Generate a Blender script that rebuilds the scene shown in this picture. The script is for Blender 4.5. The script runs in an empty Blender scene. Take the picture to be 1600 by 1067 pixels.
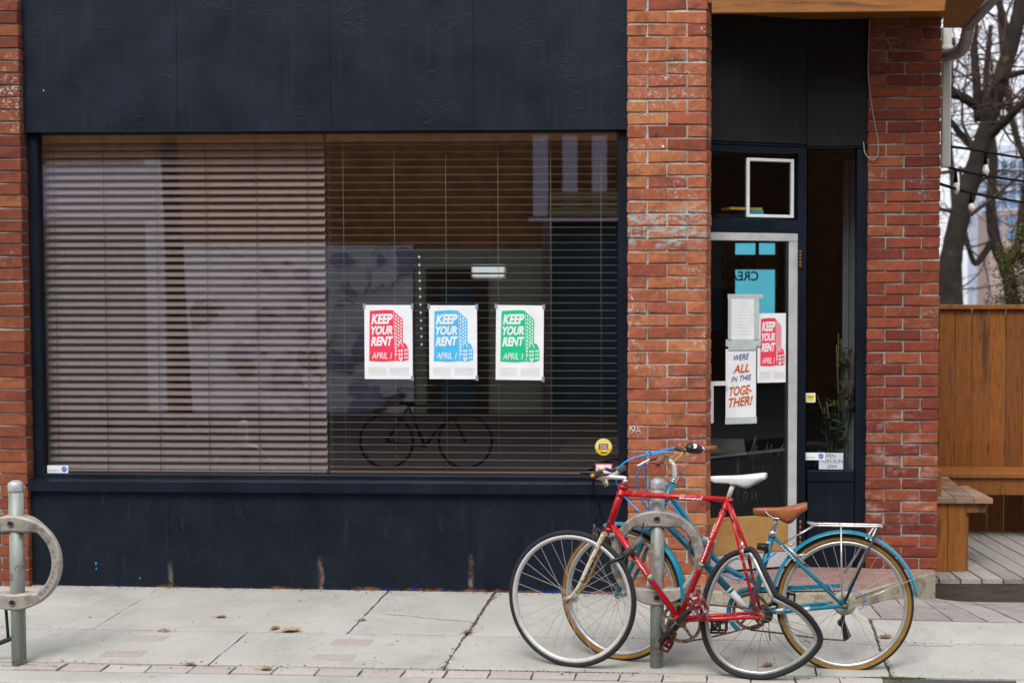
import bpy, bmesh, math, random
from mathutils import Vector, Matrix
random.seed(7)
R = math.radians
sc = bpy.context.scene
col = sc.collection

# ------------------------------------------------------------------ camera, sky, sun, exposure
FPX, CX, CY = 2200.0, 1030.0, 560.0          # focal length and principal point in pixels of the 1600 px photograph
YAW, PITCH = math.atan((1129 - CX) / FPX), math.atan((CY - 460) / FPX)
CAM = Vector((0, -8.1, 1.72))
cd = bpy.data.cameras.new('camera')
cam = bpy.data.objects.new('camera', cd); col.objects.link(cam); sc.camera = cam
cd.sensor_width = 36; cd.lens = FPX / 1600 * 36; cd.clip_start = .1; cd.clip_end = 3000
cd.shift_x = (800 - CX) / 1600; cd.shift_y = (CY - 533.5) / 1600
cam.location = CAM; cam.rotation_euler = (math.pi / 2 - PITCH, 0, YAW)
cd.dof.use_dof = True; cd.dof.focus_distance = 6.9; cd.dof.aperture_fstop = 3.2
MCAM = Matrix.LocRotScale(CAM, cam.rotation_euler, None)

w = bpy.data.worlds.new('World'); sc.world = w; w.use_nodes = True
wn = w.node_tree.nodes; wl = w.node_tree.links
sky = wn.new('ShaderNodeTexSky'); sky.sky_type = 'NISHITA'; sky.sun_disc = False
SUN_EL, SUN_AZ = 52, 12                       # the sun stands high behind the photographer, behind the overcast
sky.sun_elevation = R(SUN_EL); sky.sun_rotation = R(180 - SUN_AZ); sky.air_density = 1.0; sky.dust_density = 3.5; sky.ozone_density = 1
hs = wn.new('ShaderNodeHueSaturation'); hs.inputs['Saturation'].default_value = .30
wl.new(sky.outputs[0], hs.inputs['Color'])
mxw = wn.new('ShaderNodeMix'); mxw.data_type = 'RGBA'; mxw.inputs[0].default_value = .72      # an even cloud deck in front of the clear sky
wl.new(hs.outputs[0], mxw.inputs[6]); mxw.inputs[7].default_value = (5.0, 5.12, 5.6, 1)
bg = wn['Background']; wl.new(mxw.outputs[2], bg.inputs[0]); bg.inputs[1].default_value = .13
sd = bpy.data.lights.new('sun', 'SUN'); sd.energy = 1.5; sd.angle = R(24); sd.color = (1, .965, .91)
sun = bpy.data.objects.new('sun', sd); col.objects.link(sun)
el, az = R(SUN_EL), R(SUN_AZ)
to_sun = Vector((-math.sin(az) * math.cos(el), -math.cos(az) * math.cos(el), math.sin(el)))
sun.rotation_euler = to_sun.to_track_quat('Z', 'Y').to_euler()
sc.view_settings.view_transform = 'Standard'; sc.view_settings.look = 'None'
sc.view_settings.exposure = 0.74; sc.view_settings.gamma = 1; sc.view_settings.use_curve_mapping = False
sc.render.engine = 'CYCLES'; sc.cycles.use_denoising = True
sc.cycles.max_bounces = 8; sc.cycles.transparent_max_bounces = 16; sc.cycles.caustics_reflective = False; sc.cycles.caustics_refractive = False

# ------------------------------------------------------------------ measuring helpers (photo pixel -> point on a real plane)
def ray(u, v):
    d = MCAM.to_3x3() @ Vector(((u - CX) / FPX, -(v - CY) / FPX, -1))
    return d
def P(u, v, Y):
    d = ray(u, v); t = (Y - CAM.y) / d.y
    return CAM + d * t
def onplane(u, v, p0, n):
    d = ray(u, v); t = (p0 - CAM).dot(n) / d.dot(n)
    return CAM + d * t
def sstep(x):
    x = max(0, min(1, x)); return x * x * (3 - 2 * x)
def gz(X, Y):                                   # height of the ground: pavement falls to the kerb, side lane dips to the back
    z = -.024 - .006 * X + .035 * min(Y, 0)
    z -= .19 * max(0, min(1.3, (Y + .5) / 1.6)) * sstep((X - .75) / .75)
    z -= .15 * sstep((Y - .5) / .5) * sstep((X - 1.1) / .2)
    return z
def G(u, v):
    d = ray(u, v); a, b = 4.0, 30.0
    for _ in range(60):
        m = (a + b) / 2; p = CAM + d * m
        if p.z > gz(p.x, p.y): a = m
        else: b = m
    return CAM + d * a

# ------------------------------------------------------------------ materials
MATS = {}
class NT:
    def __init__(s, name):
        s.m = bpy.data.materials.new(name); s.m.use_nodes = True; s.t = s.m.node_tree; s.b = s.t.nodes['Principled BSDF']
        s.out = s.t.nodes['Material Output']; MATS[name] = s.m
    def n(s, ty, **k):
        o = s.t.nodes.new('ShaderNode' + ty)
        for a, v in k.items():
            if a.startswith('_'): setattr(o, a[1:], v)
            else: s.set(o, a, v)
        return o
    def set(s, o, key, v):
        i = o.inputs[int(key[1:])] if key[0] == 'i' and key[1:].isdigit() else o.inputs[key.replace('__', ' ')]
        if isinstance(v, bpy.types.NodeSocket): s.t.links.new(v, i)
        elif isinstance(v, (tuple, list)) and len(v) == 3 and i.type == 'RGBA': i.default_value = (*v, 1)
        else: i.default_value = v
    def coord(s, kind='Object'):
        if kind == 'World': return s.n('NewGeometry').outputs['Position']
        return s.n('TexCoord').outputs[kind]
    def noise(s, scale, detail=4, rough=.55, co=None, scl=None, dist=0):
        if co is None: co = s.coord('World')
        if scl: co = s.n('Mapping', Vector=co, Scale=scl).outputs[0]
        return s.n('TexNoise', Vector=co, Scale=scale, Detail=detail, Roughness=rough, Distortion=dist).outputs['Fac']
    def ramp(s, fac, stops, interp='LINEAR'):
        r = s.n('ValToRGB', Fac=fac); e = r.color_ramp.elements; r.color_ramp.interpolation = interp
        while len(e) < len(stops): e.new(.5)
        for x, (p, c) in zip(e, stops):
            x.position = p; x.color = (c, c, c, 1) if not isinstance(c, (tuple, list)) else (*c, 1)
        return r.outputs[0]
    def mix(s, f, a, b, mode='MIX'):
        o = s.n('Mix', _data_type='RGBA', _blend_type=mode, _clamp_factor=True)
        s.set(o, 'i0', f)
        for i, v in ((6, a), (7, b)):
            if isinstance(v, bpy.types.NodeSocket): s.t.links.new(v, o.inputs[i])
            else: o.inputs[i].default_value = (*v, 1)
        return o.outputs[2]
    def math(s, op, a, b=0.0):
        o = s.n('Math', _operation=op); s.set(o, 'i0', a); s.set(o, 'i1', b); return o.outputs[0]
    def col(s, v): s.set(s.b, 'Base__Color', v)
    def rough(s, v): s.set(s.b, 'Roughness', v)
    def bump(s, h, strength=.3, dist=.004):
        o = s.n('Bump', Height=h, Strength=strength, Distance=dist); s.set(s.b, 'Normal', o.outputs[0])

def mat(name, c, rough=.5, metal=0, spec=.5, var=.12, scale=30, bump=0, wear=None, wear_amt=.5, wear_scale=40, streak=False):
    if name in MATS: return MATS[name]
    m = NT(name); m.b.inputs['Metallic'].default_value = metal; m.b.inputs['Specular IOR Level'].default_value = spec
    scl = (1, 1, .12) if streak else None
    n1 = m.noise(scale, 5, .6, scl=scl)
    lo = tuple(x * (1 - var) for x in c); hi = tuple(min(1, x * (1 + var)) for x in c)
    c1 = m.ramp(n1, [(.3, lo), (.7, hi)])
    if wear:
        n2 = m.noise(wear_scale, 6, .65)
        th = 1 - wear_amt
        c1 = m.mix(m.ramp(n2, [(th * .5 + .25, 0), (th * .5 + .31, 1)]), c1, wear)
    m.col(c1); m.rough(m.ramp(n1, [(.2, max(0, rough - .08)), (.8, min(1, rough + .08))]))
    if bump: m.bump(m.noise(scale * 3, 6, .65), bump, .003)
    return m.m

def brick_mat(name, stops, fleck=.5, fleck2=(.58, .60, .54), white_low=None, band=None):
    m = NT(name)
    rnd = m.n('ObjectInfo').outputs['Random']
    c = m.ramp(rnd, stops)
    co = m.coord('World')
    c = m.mix(.6, c, m.ramp(m.noise(26, 7, .72, co), [(.25, (.22, .22, .22)), (.75, (.78, .77, .75))]), 'OVERLAY')
    c = m.mix(m.ramp(m.noise(6, 6, .7, co), [(.52, 0), (.68, .75)]), c, (.13, .040, .028))            # burnt, sooty patches
    where = m.ramp(m.noise(2.6, 4, .65, co), [(fleck, 0), (fleck + .10, 1)])                          # a few areas with old paint left in the pores
    f = m.math('MULTIPLY', m.ramp(m.noise(48, 6, .75, co, dist=.8), [(.55, 0), (.61, 1)]), where)
    c = m.mix(f, c, fleck2)
    c = m.mix(m.math('MULTIPLY', m.ramp(m.noise(120, 2, .5, co), [(.70, 0), (.72, .8)]), m.ramp(m.noise(3.7, 3, .6, co), [(.45, 0), (.6, 1)])), c, (.62, .60, .52))
    c = m.mix(m.ramp(m.noise(90, 3, .6, co), [(.66, 0), (.72, .75)]), c, (.05, .028, .022))           # pits
    if band:                                                                                          # smears of pale blue-green paint
        sep = m.n('SeparateXYZ', Vector=co).outputs[2]
        lo, hi = band
        zz = m.math('ADD', sep, m.math('MULTIPLY', m.math('SUBTRACT', m.noise(6, 4, .6, co), .5), .30))
        bm_ = m.math('MULTIPLY', m.ramp(m.math('MULTIPLY', m.math('SUBTRACT', zz, lo), 1 / (hi - lo)), [(0, 0), (.25, 1), (.7, .8), (1, 0)]), m.ramp(m.noise(17, 7, .75, co, scl=(1, 1, 1.8)), [(.49, 0), (.54, .85)]))
        c = m.mix(bm_, c, (.36, .46, .48))
    if white_low:
        sep = m.n('SeparateXYZ', Vector=co).outputs[2]
        mk = m.math('MULTIPLY', m.ramp(sep, [(.25, 0), (.42, .9), (white_low, .75), (white_low + .10, 0)]), m.ramp(m.noise(8, 6, .7, co, scl=(1, 1, 2.0)), [(.52, 0), (.68, .8)]))
        c = m.mix(mk, c, (.50, .34, .31))
    m.col(c); m.rough(.84); m.b.inputs['Specular IOR Level'].default_value = .28
    m.bump(m.math('ADD', m.noise(45, 7, .72, co), m.math('MULTIPLY', m.noise(220, 3, .6, co), .5)), .7, .006)
    return m.m
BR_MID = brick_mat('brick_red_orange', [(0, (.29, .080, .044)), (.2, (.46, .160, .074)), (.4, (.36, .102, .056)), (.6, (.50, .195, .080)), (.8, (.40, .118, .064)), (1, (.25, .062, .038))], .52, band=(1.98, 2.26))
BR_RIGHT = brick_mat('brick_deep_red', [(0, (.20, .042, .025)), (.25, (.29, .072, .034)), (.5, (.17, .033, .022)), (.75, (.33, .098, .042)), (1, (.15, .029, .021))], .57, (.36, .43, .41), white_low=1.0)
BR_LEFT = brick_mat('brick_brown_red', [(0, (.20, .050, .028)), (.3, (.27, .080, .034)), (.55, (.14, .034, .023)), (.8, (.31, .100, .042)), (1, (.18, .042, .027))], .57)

def mk_mortar(name, k, dirt):
    m = NT(name); co = m.coord('World')
    c = m.ramp(m.noise(22, 6, .7, co), [(.3, tuple(x * k for x in (.28, .28, .25))), (.5, tuple(x * k for x in (.48, .49, .45))), (.75, tuple(x * k for x in (.66, .67, .62)))])
    m.col(m.mix(m.ramp(m.noise(4, 4, .6, co), [(.45, 0), (.6, dirt)]), c, (.085, .08, .075)))
    m.rough(.95); m.bump(m.noise(120, 6, .7, co), .8, .006); return m.m
MORTAR = {m_.name: x for m_, x in ((BR_MID, mk_mortar('pale_mortar', 1.05, .35)), (BR_RIGHT, mk_mortar('grey_mortar', .75, .6)), (BR_LEFT, mk_mortar('buff_mortar', .85, .6)))}

def mk_navy(name, c, gloss=.42, wr=.5):
    m = NT(name); co = m.coord('World')
    n = m.noise(3.2, 6, .6, co); st = m.noise(26, 4, .6, co, scl=(1, 1, .06))
    k = m.mix(m.ramp(n, [(.3, 0), (.7, 1)]), tuple(x * .72 for x in c), tuple(x * 1.35 for x in c))
    k = m.mix(m.ramp(st, [(.56, 0), (.78, .5)]), k, tuple(x * 2.6 + .004 for x in c))
    k = m.mix(m.ramp(m.noise(150, 2, .5, co), [(.74, 0), (.77, .5)]), k, (.16, .18, .20))
    m.col(k); m.rough(m.ramp(n, [(.2, gloss - .1), (.8, gloss + .12)])); m.b.inputs['Specular IOR Level'].default_value = .26
    wr1 = m.ramp(m.noise(5.5, 3, .5, co, dist=1.6), [(.47, 0), (.50, 1), (.53, 0)])
    wr2 = m.ramp(m.noise(2.2, 2, .5, co), [(.48, 0), (.62, 1)])
    m.bump(m.math('ADD', m.math('MULTIPLY', m.math('MULTIPLY', wr1, wr2), .9), m.math('ADD', m.math('MULTIPLY', m.noise(9, 4, .6, co), .6), m.math('MULTIPLY', st, .25))), wr, .006)
    return m.m
NAVY = mk_navy('navy_paint', (.0056, .0108, .0205), .44, .20)
NAVY2 = mk_navy('navy_frame_paint', (.0042, .0082, .0168), .42, .15)
BLACK_PANEL = mk_navy('black_panel_paint', (.0125, .0122, .0140), .55, .3)

def mk_navy_base():
    m = NT('navy_base_paint'); co = m.coord('World')
    z = m.n('SeparateXYZ', Vector=co).outputs[2]
    n = m.noise(4, 5, .6, co)
    k = m.ramp(n, [(.3, (.0045, .0080, .0150)), (.7, (.0085, .0136, .0235))])
    k = m.mix(m.ramp(m.noise(16, 5, .7, co, scl=(1, 1, .25)), [(.58, 0), (.72, .5)]), k, (.030, .036, .045))
    edge = m.math('MULTIPLY', m.ramp(m.math('ADD', z, m.math('MULTIPLY', m.noise(6, 5, .7, co), .10)), [(.037, 1), (.050, 0)]), 1.0)
    kind = m.ramp(m.noise(5.5, 6, .7, co, scl=(1, 1, 1)), [(.38, (.012, .03, .16)), (.47, (.012, .03, .16)), (.50, (.16, .065, .025)), (.6, (.20, .09, .035)), (.66, (.4, .38, .33))])
    k = m.mix(edge, k, kind)
    k = m.mix(m.ramp(m.noise(110, 2, .5, co), [(.745, 0), (.765, .6)]), k, (.2, .24, .27))
    xx = m.n('SeparateXYZ', Vector=co).outputs[0]
    for u_ in (265.5, 500.5, 735.5):
        dx = m.math('ABSOLUTE', m.math('SUBTRACT', m.math('ADD', xx, m.math('MULTIPLY', m.noise(9, 4, .6, co), .03)), P(u_, 860, .01).x + .016))
        msk = m.math('MULTIPLY', m.ramp(dx, [(.006, 1), (.020, 0)]), m.ramp(m.math('ADD', z, m.math('MULTIPLY', m.noise(7, 4, .6, co), .3)), [(.16, 1), (.36, 0)]))
        k = m.mix(m.math('MULTIPLY', msk, m.ramp(m.noise(30, 5, .7, co), [(.38, .15), (.55, 1)])), k, m.ramp(m.noise(24, 4, .6, co), [(.4, (.14, .055, .02)), (.6, (.26, .24, .20))]))
    m.col(k); m.rough(m.ramp(n, [(.2, .45), (.8, .65)])); m.b.inputs['Specular IOR Level'].default_value = .16
    m.bump(m.math('ADD', m.noise(7, 5, .6, co), m.math('MULTIPLY', m.noise(60, 4, .6, co), .3)), .3, .005); return m.m
NAVY_BASE = mk_navy_base()

def mk_concrete():
    m = NT('concrete_slab'); co = m.coord('World')
    rnd = m.n('ObjectInfo').outputs['Random']
    c = m.ramp(m.noise(2.2, 7, .62, co), [(.3, (.335, .33, .30)), (.55, (.425, .42, .385)), (.75, (.475, .472, .437))])
    c = m.mix(.5, c, m.ramp(rnd, [(0, (.46, .46, .46)), (1, (.54, .54, .53))]), 'OVERLAY')
    c = m.mix(m.ramp(m.noise(75, 4, .7, co, scl=(1, 1.4, 1)), [(.35, .0), (.75, .5)]), c, (.55, .535, .495))
    c = m.mix(m.ramp(m.noise(240, 3, .6, co), [(.60, 0), (.72, .55)]), c, (.25, .24, .22))
    c = m.mix(m.ramp(m.noise(5, 5, .7, co, scl=(1, .5, 1)), [(.56, 0), (.74, .5)]), c, (.30, .28, .25))
    c = m.mix(m.ramp(m.noise(1.3, 6, .7, co, scl=(1, 2.5, 1)), [(.52, 0), (.68, .4)]), c, (.54, .53, .50))
    c = m.mix(m.ramp(m.noise(2.6, 6, .72, co, scl=(1, .35, 1)), [(.55, 0), (.70, .45)]), c, (.28, .26, .225))
    c = m.mix(m.ramp(m.noise(34, 3, .6, co), [(.68, 0), (.74, .5)]), c, (.22, .20, .17))
    c = m.mix(m.ramp(m.noise(430, 1, .5, co), [(.70, 0), (.74, .9)]), c, (.10, .09, .08))
    c = m.mix(m.math('MULTIPLY', m.ramp(m.noise(17, 4, .55, co), [(.66, 0), (.70, .55)]), m.ramp(m.noise(1.9, 3, .5, co), [(.45, 0), (.6, 1)])), c, (.20, .185, .16))      # gum and drip stains
    c = m.mix(m.ramp(m.noise(48, 2, .5, co), [(.735, 0), (.745, .7)]), c, (.13, .12, .11))
    m.col(c); m.rough(.9); m.b.inputs['Specular IOR Level'].default_value = .2
    m.bump(m.math('ADD', m.noise(190, 5, .7, co), m.math('MULTIPLY', m.noise(9, 4, .6, co), .8)), .35, .004); return m.m
CONC = mk_concrete()
def mk_paver(name, a, b):
    m = NT(name); co = m.coord('World')
    c = m.ramp(m.n('ObjectInfo').outputs['Random'], [(0, a), (1, b)])
    c = m.mix(.6, c, m.ramp(m.noise(60, 6, .7, co), [(.3, (.33, .33, .33)), (.7, (.63, .62, .6))]), 'OVERLAY')
    c = m.mix(m.ramp(m.noise(7, 5, .6, co), [(.45, 0), (.65, .5)]), c, (.40, .38, .35))
    m.col(c); m.rough(.92); m.b.inputs['Specular IOR Level'].default_value = .2; m.bump(m.noise(180, 5, .7, co), .5, .004); return m.m
PAVER = mk_paver('kerb_paver', (.42, .38, .35), (.52, .48, .44))
PAVER2 = mk_paver('lane_paver', (.27, .235, .225), (.36, .325, .315))
PATCH = mk_paver('inlaid_paver', (.40, .355, .33), (.43, .385, .355))
def mk_joint():
    m = NT('joint_dirt'); co = m.coord('World')
    c = m.ramp(m.noise(18, 6, .7, co), [(.35, (.05, .042, .034)), (.52, (.13, .11, .085)), (.75, (.30, .26, .21))])
    x = m.n('SeparateXYZ', Vector=co).outputs[0]
    c = m.mix(m.math('MULTIPLY', m.ramp(m.noise(3, 5, .7, co), [(.50, 0), (.60, .85)]), 1.0), c, (.055, .075, .014))
    m.col(c); m.rough(1); m.bump(m.noise(150, 5, .7, co), .9, .008); return m.m
JOINT = mk_joint()
def mk_road():
    m = NT('asphalt'); co = m.coord('World')
    c = m.ramp(m.noise(90, 5, .75, co), [(.35, (.045, .045, .046)), (.6, (.085, .084, .082)), (.74, (.20, .19, .18))])
    m.col(c); m.rough(.92); m.bump(m.noise(200, 4, .7, co), .7, .006); return m.m
ROAD = mk_road()

def mk_wood(name, a, b, knot=(.06, .025, .008), scl=(14, 14, 1.1), rough=.62, gray=None):
    m = NT(name); co = m.coord('World')
    rnd = m.n('ObjectInfo').outputs['Random']
    off = m.n('VectorMath', _operation='ADD'); m.set(off, 'i0', co); m.t.links.new(m.n('CombineXYZ', X=m.math('MULTIPLY', rnd, 7), Y=0, Z=m.math('MULTIPLY', rnd, 13)).outputs[0], off.inputs[1])
    g = m.noise(5, 6, .65, off.outputs[0], scl=scl, dist=.6)
    c = m.ramp(g, [(.28, a), (.52, b), (.75, tuple(min(1, x * 1.25) for x in b))])
    c = m.mix(.75, c, m.ramp(rnd, [(0, (.30, .30, .30)), (1, (.66, .66, .66))]), 'OVERLAY')
    c = m.mix(m.ramp(m.noise(3.1, 3, .5, off.outputs[0], scl=tuple(x * .35 for x in scl)), [(.61, 0), (.70, .8)]), c, knot)
    if gray: c = m.mix(m.ramp(m.noise(3, 5, .6, co), [(.4, 0), (.62, .8)]), c, gray)
    m.col(c); m.rough(rough); m.bump(g, .35, .004); return m.m
FENCE = mk_wood('stained_fence_wood', (.115, .036, .005), (.27, .090, .012))
BENCHW = mk_wood('stained_bench_wood', (.16, .054, .008), (.31, .115, .019))
BENCHTOP = mk_wood('worn_bench_top_wood', (.17, .08, .03), (.29, .15, .065), scl=(14, 1.1, 14), gray=(.36, .30, .25))
DECKW = mk_wood('weathered_deck_wood', (.17, .16, .145), (.33, .32, .295), (.07, .06, .05), scl=(14, 1.0, 14), rough=.85, gray=(.30, .29, .25))
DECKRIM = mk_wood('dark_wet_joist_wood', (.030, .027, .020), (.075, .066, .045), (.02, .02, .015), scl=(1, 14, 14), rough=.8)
SOFFITW = mk_wood('soffit_plywood', (.14, .048, .006), (.26, .095, .013), scl=(1.0, 12, 12))
KICKW = mk_wood('varnished_kick_plate_wood', (.30, .13, .018), (.52, .26, .04), (.19, .09, .02), scl=(1.2, 12, 12), gray=(.40, .25, .10))

def mk_glass(name, f0=.075, tint=(.96, .98, .97)):
    m = NT(name); t = m.t
    tr = m.n('BsdfTransparent', Color=tint); gl = m.n('BsdfGlossy', Color=(1, 1, 1), Roughness=.0)
    lw = m.n('LayerWeight', Blend=.5).outputs['Facing']
    fac = m.math('ADD', m.math('MULTIPLY', m.math('POWER', lw, 5.0), 1 - f0), f0)
    mx = m.n('MixShader'); m.set(mx, 'i0', fac); t.links.new(tr.outputs[0], mx.inputs[1]); t.links.new(gl.outputs[0], mx.inputs[2])
    t.links.new(mx.outputs[0], m.out.inputs[0]); return m.m
GLASS = mk_glass('shop_glass', .17)
GLASS_D = mk_glass('door_glass', .045, (.93, .96, .96))

def flat(name, c, rough=.6, metal=0, spec=.4, **k): return mat(name, c, rough, metal, spec, var=k.pop('var', .06), **k)
PAPER = flat('white_paper', (.84, .87, .90), .75, scale=12)
TAPE = flat('grey_tape', (.50, .57, .55), .5, scale=20, var=.12)
TAPE2 = flat('clear_tape', (.25, .30, .36), .35)
INK_RED = flat('red_ink', (.86, .045, .105), .7, scale=25, var=.16)
INK_BLUE = flat('sky_blue_ink', (.07, .50, .86), .7, scale=25, var=.16)
INK_GREEN = flat('green_ink', (.003, .56, .25), .7, scale=25, var=.16)
INK_NAVY = flat('navy_ink', (.03, .06, .22), .7)
INK_CRIM = flat('crimson_ink', (.55, .03, .035), .7)
INK_YEL = flat('yellow_ink', (.85, .55, .10), .7)
INK_GREY = flat('grey_pencil', (.55, .57, .60), .8)
WHITE = flat('white_paint', (.78, .80, .81), .5, scale=9)
ALU = mat('worn_white_aluminium', (.58, .60, .61), .42, .25, .5, .10, 14, .05, (.38, .36, .33), .22, 30)
GALV = mat('galvanized_steel', (.31, .34, .32), .55, .35, .4, .34, 26, .2, (.20, .21, .17), .40, 16, streak=True)
CASTAL = mat('cast_aluminium', (.40, .375, .33), .6, .3, .4, .2, 30, .3, (.25, .23, .19), .40, 14)
CASTDK = flat('recessed_letter_grey', (.16, .15, .13), .8)
DARKHOLE = flat('dark_bolt', (.02, .02, .02), .5)
RED = mat('red_frame_enamel', (.50, .006, .016), .26, 0, .5, .18, 20, 0, (.52, .24, .17), .34, 48)
BLUE = mat('teal_frame_enamel', (.004, .18, .27), .28, 0, .55, .10, 15, 0, (.01, .23, .33), .2, 60)
FENDER = mat('teal_fender_enamel', (.004, .23, .35), .22, 0, .6, .08, 9, 0, (.01, .30, .42), .2, 40)
CREAMF = mat('rusty_white_fork_paint', (.62, .57, .46), .45, 0, .5, .1, 25, .1, (.33, .13, .03), .42, 38)
RUSTF = mat('rust_coated_steel', (.33, .15, .03), .6, .2, .4, .25, 30, .2, (.55, .42, .25), .35, 40)
CHAINM = mat('rusty_chain', (.16, .065, .03), .65, .3, .4, .35, 120, .5, (.05, .03, .02), .45, 160)
TYRE = mat('black_rubber', (.022, .023, .026), .75, 0, .3, .2, 60, .25)
TAN = mat('tan_sidewall', (.27, .14, .022), .75, 0, .3, .2, 40, .1)
RIMW = mat('dirty_white_rim', (.56, .56, .55), .42, .15, .5, .12, 25, 0, (.36, .34, .30), .22, 30)
RIMS = mat('silver_rim', (.50, .50, .49), .35, .6, .5, .12, 25, 0, (.36, .33, .29), .25, 30)
CHROME = mat('scuffed_chrome', (.62, .62, .61), .28, .85, .5, .12, 30, 0, (.36, .26, .16), .2, 60)
SPOKEM = mat('spoke_steel', (.50, .49, .46), .4, .5, .5, .15, 30)
SPOKER = mat('rusty_spoke_steel', (.16, .12, .09), .6, .4, .4, .25, 60)
BLKP = mat('black_plastic', (.018, .019, .022), .45, 0, .45, .2, 40)
GREYP = mat('grey_lock_plastic', (.10, .105, .115), .5, 0, .4, .15, 30)
WHITEP = mat('scuffed_white_vinyl', (.74, .74, .72), .4, 0, .5, .06, 20, 0, (.30, .24, .12), .13, 18)
WHITE_STEM = mat('white_alloy_stem', (.62, .62, .61), .38, .2, .5, .08, 20, 0, (.4, .37, .3), .16, 40)
BROWN = mat('tan_saddle_leather', (.36, .115, .04), .42, 0, .5, .15, 25, .15)
GRIPB = mat('brown_rubber_grip', (.25, .10, .06), .7, 0, .3, .15, 60, .2)
GOLD = mat('gold_anodised_bar', (.62, .36, .10), .3, .7, .5, .15, 30)
CABLEB = flat('azure_cable_housing', (.02, .34, .86), .35)
PEDR = mat('red_pedal_alloy', (.27, .03, .04), .4, .3, .5, .2, 40, 0, (.60, .50, .50), .45, 30)
SILVERP = mat('clear_spoke_disc_plastic', (.42, .40, .30), .4, 0, .5, .2, 30)
LEAF = mat('dead_leaf', (.26, .12, .05), .8, 0, .2, .35, 30)
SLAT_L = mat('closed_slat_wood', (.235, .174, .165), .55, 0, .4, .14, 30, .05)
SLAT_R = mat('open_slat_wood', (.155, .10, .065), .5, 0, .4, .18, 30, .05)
RAILW = mat('blind_head_rail_wood', (.50, .28, .12), .5, 0, .4, .15, 14)
CORD = flat('blind_cord', (.22, .18, .15), .8); CORD_D = flat('dark_blind_cord', (.035, .03, .028), .8)
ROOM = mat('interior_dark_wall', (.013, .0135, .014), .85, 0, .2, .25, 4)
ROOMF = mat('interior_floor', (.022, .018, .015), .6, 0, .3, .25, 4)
MUSTARD = mat('mustard_board', (.72, .38, .04), .7, 0, .2, .12, 5)
CYANW = mat('cyan_painted_wall', (.10, .50, .64), .8, 0, .2, .10, 3)
BULBG = flat('bulb_glass', (.75, .72, .66), .12, 0, .6)
WIRE = flat('black_wire', (.006, .006, .007), .8, 0, .05)
WHITE_PIPE = mat('white_downpipe_paint', (.62, .62, .58), .5, 0, .4, .06, 10, 0, (.42, .33, .2), .18, 8, streak=True)
GUTTERM = mat('grey_gutter_metal', (.22, .21, .20), .5, .3, .4, .15, 10)

# ------------------------------------------------------------------ mesh helpers
WM = {}
def mesh_of(name, verts, faces, smooth=False, mats=None, fm=None):
    me = bpy.data.meshes.new(name); me.from_pydata([tuple(v) for v in verts], [], faces)
    if smooth:
        for p in me.polygons: p.use_smooth = True
    if fm:
        for p, i in zip(me.polygons, fm): p.material_index = i
    me.update(); return me
def put(name, me, material=None, parent=None, mw=None):
    o = bpy.data.objects.new(name, me); col.objects.link(o)
    if material is not None and me is not None and not me.materials:
        for x in (material if isinstance(material, (list, tuple)) else [material]): me.materials.append(x)
    mw = mw or Matrix.Identity(4)
    if parent is not None:
        o.parent = parent; o.matrix_parent_inverse = WM.get(parent.name, Matrix.Identity(4)).inverted()
    o.matrix_basis = mw; WM[o.name] = mw
    return o
def tag(o, label=None, cat=None, group=None, kind=None):
    for k, v in (('label', label), ('category', cat), ('group', group), ('kind', kind)):
        if v: o[k] = v
    return o
def thing(name, loc, label, cat, group=None):
    o = put(name, None, None, None, Matrix.Translation(loc)); o.empty_display_size = .1
    return tag(o, label, cat, group)

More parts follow.
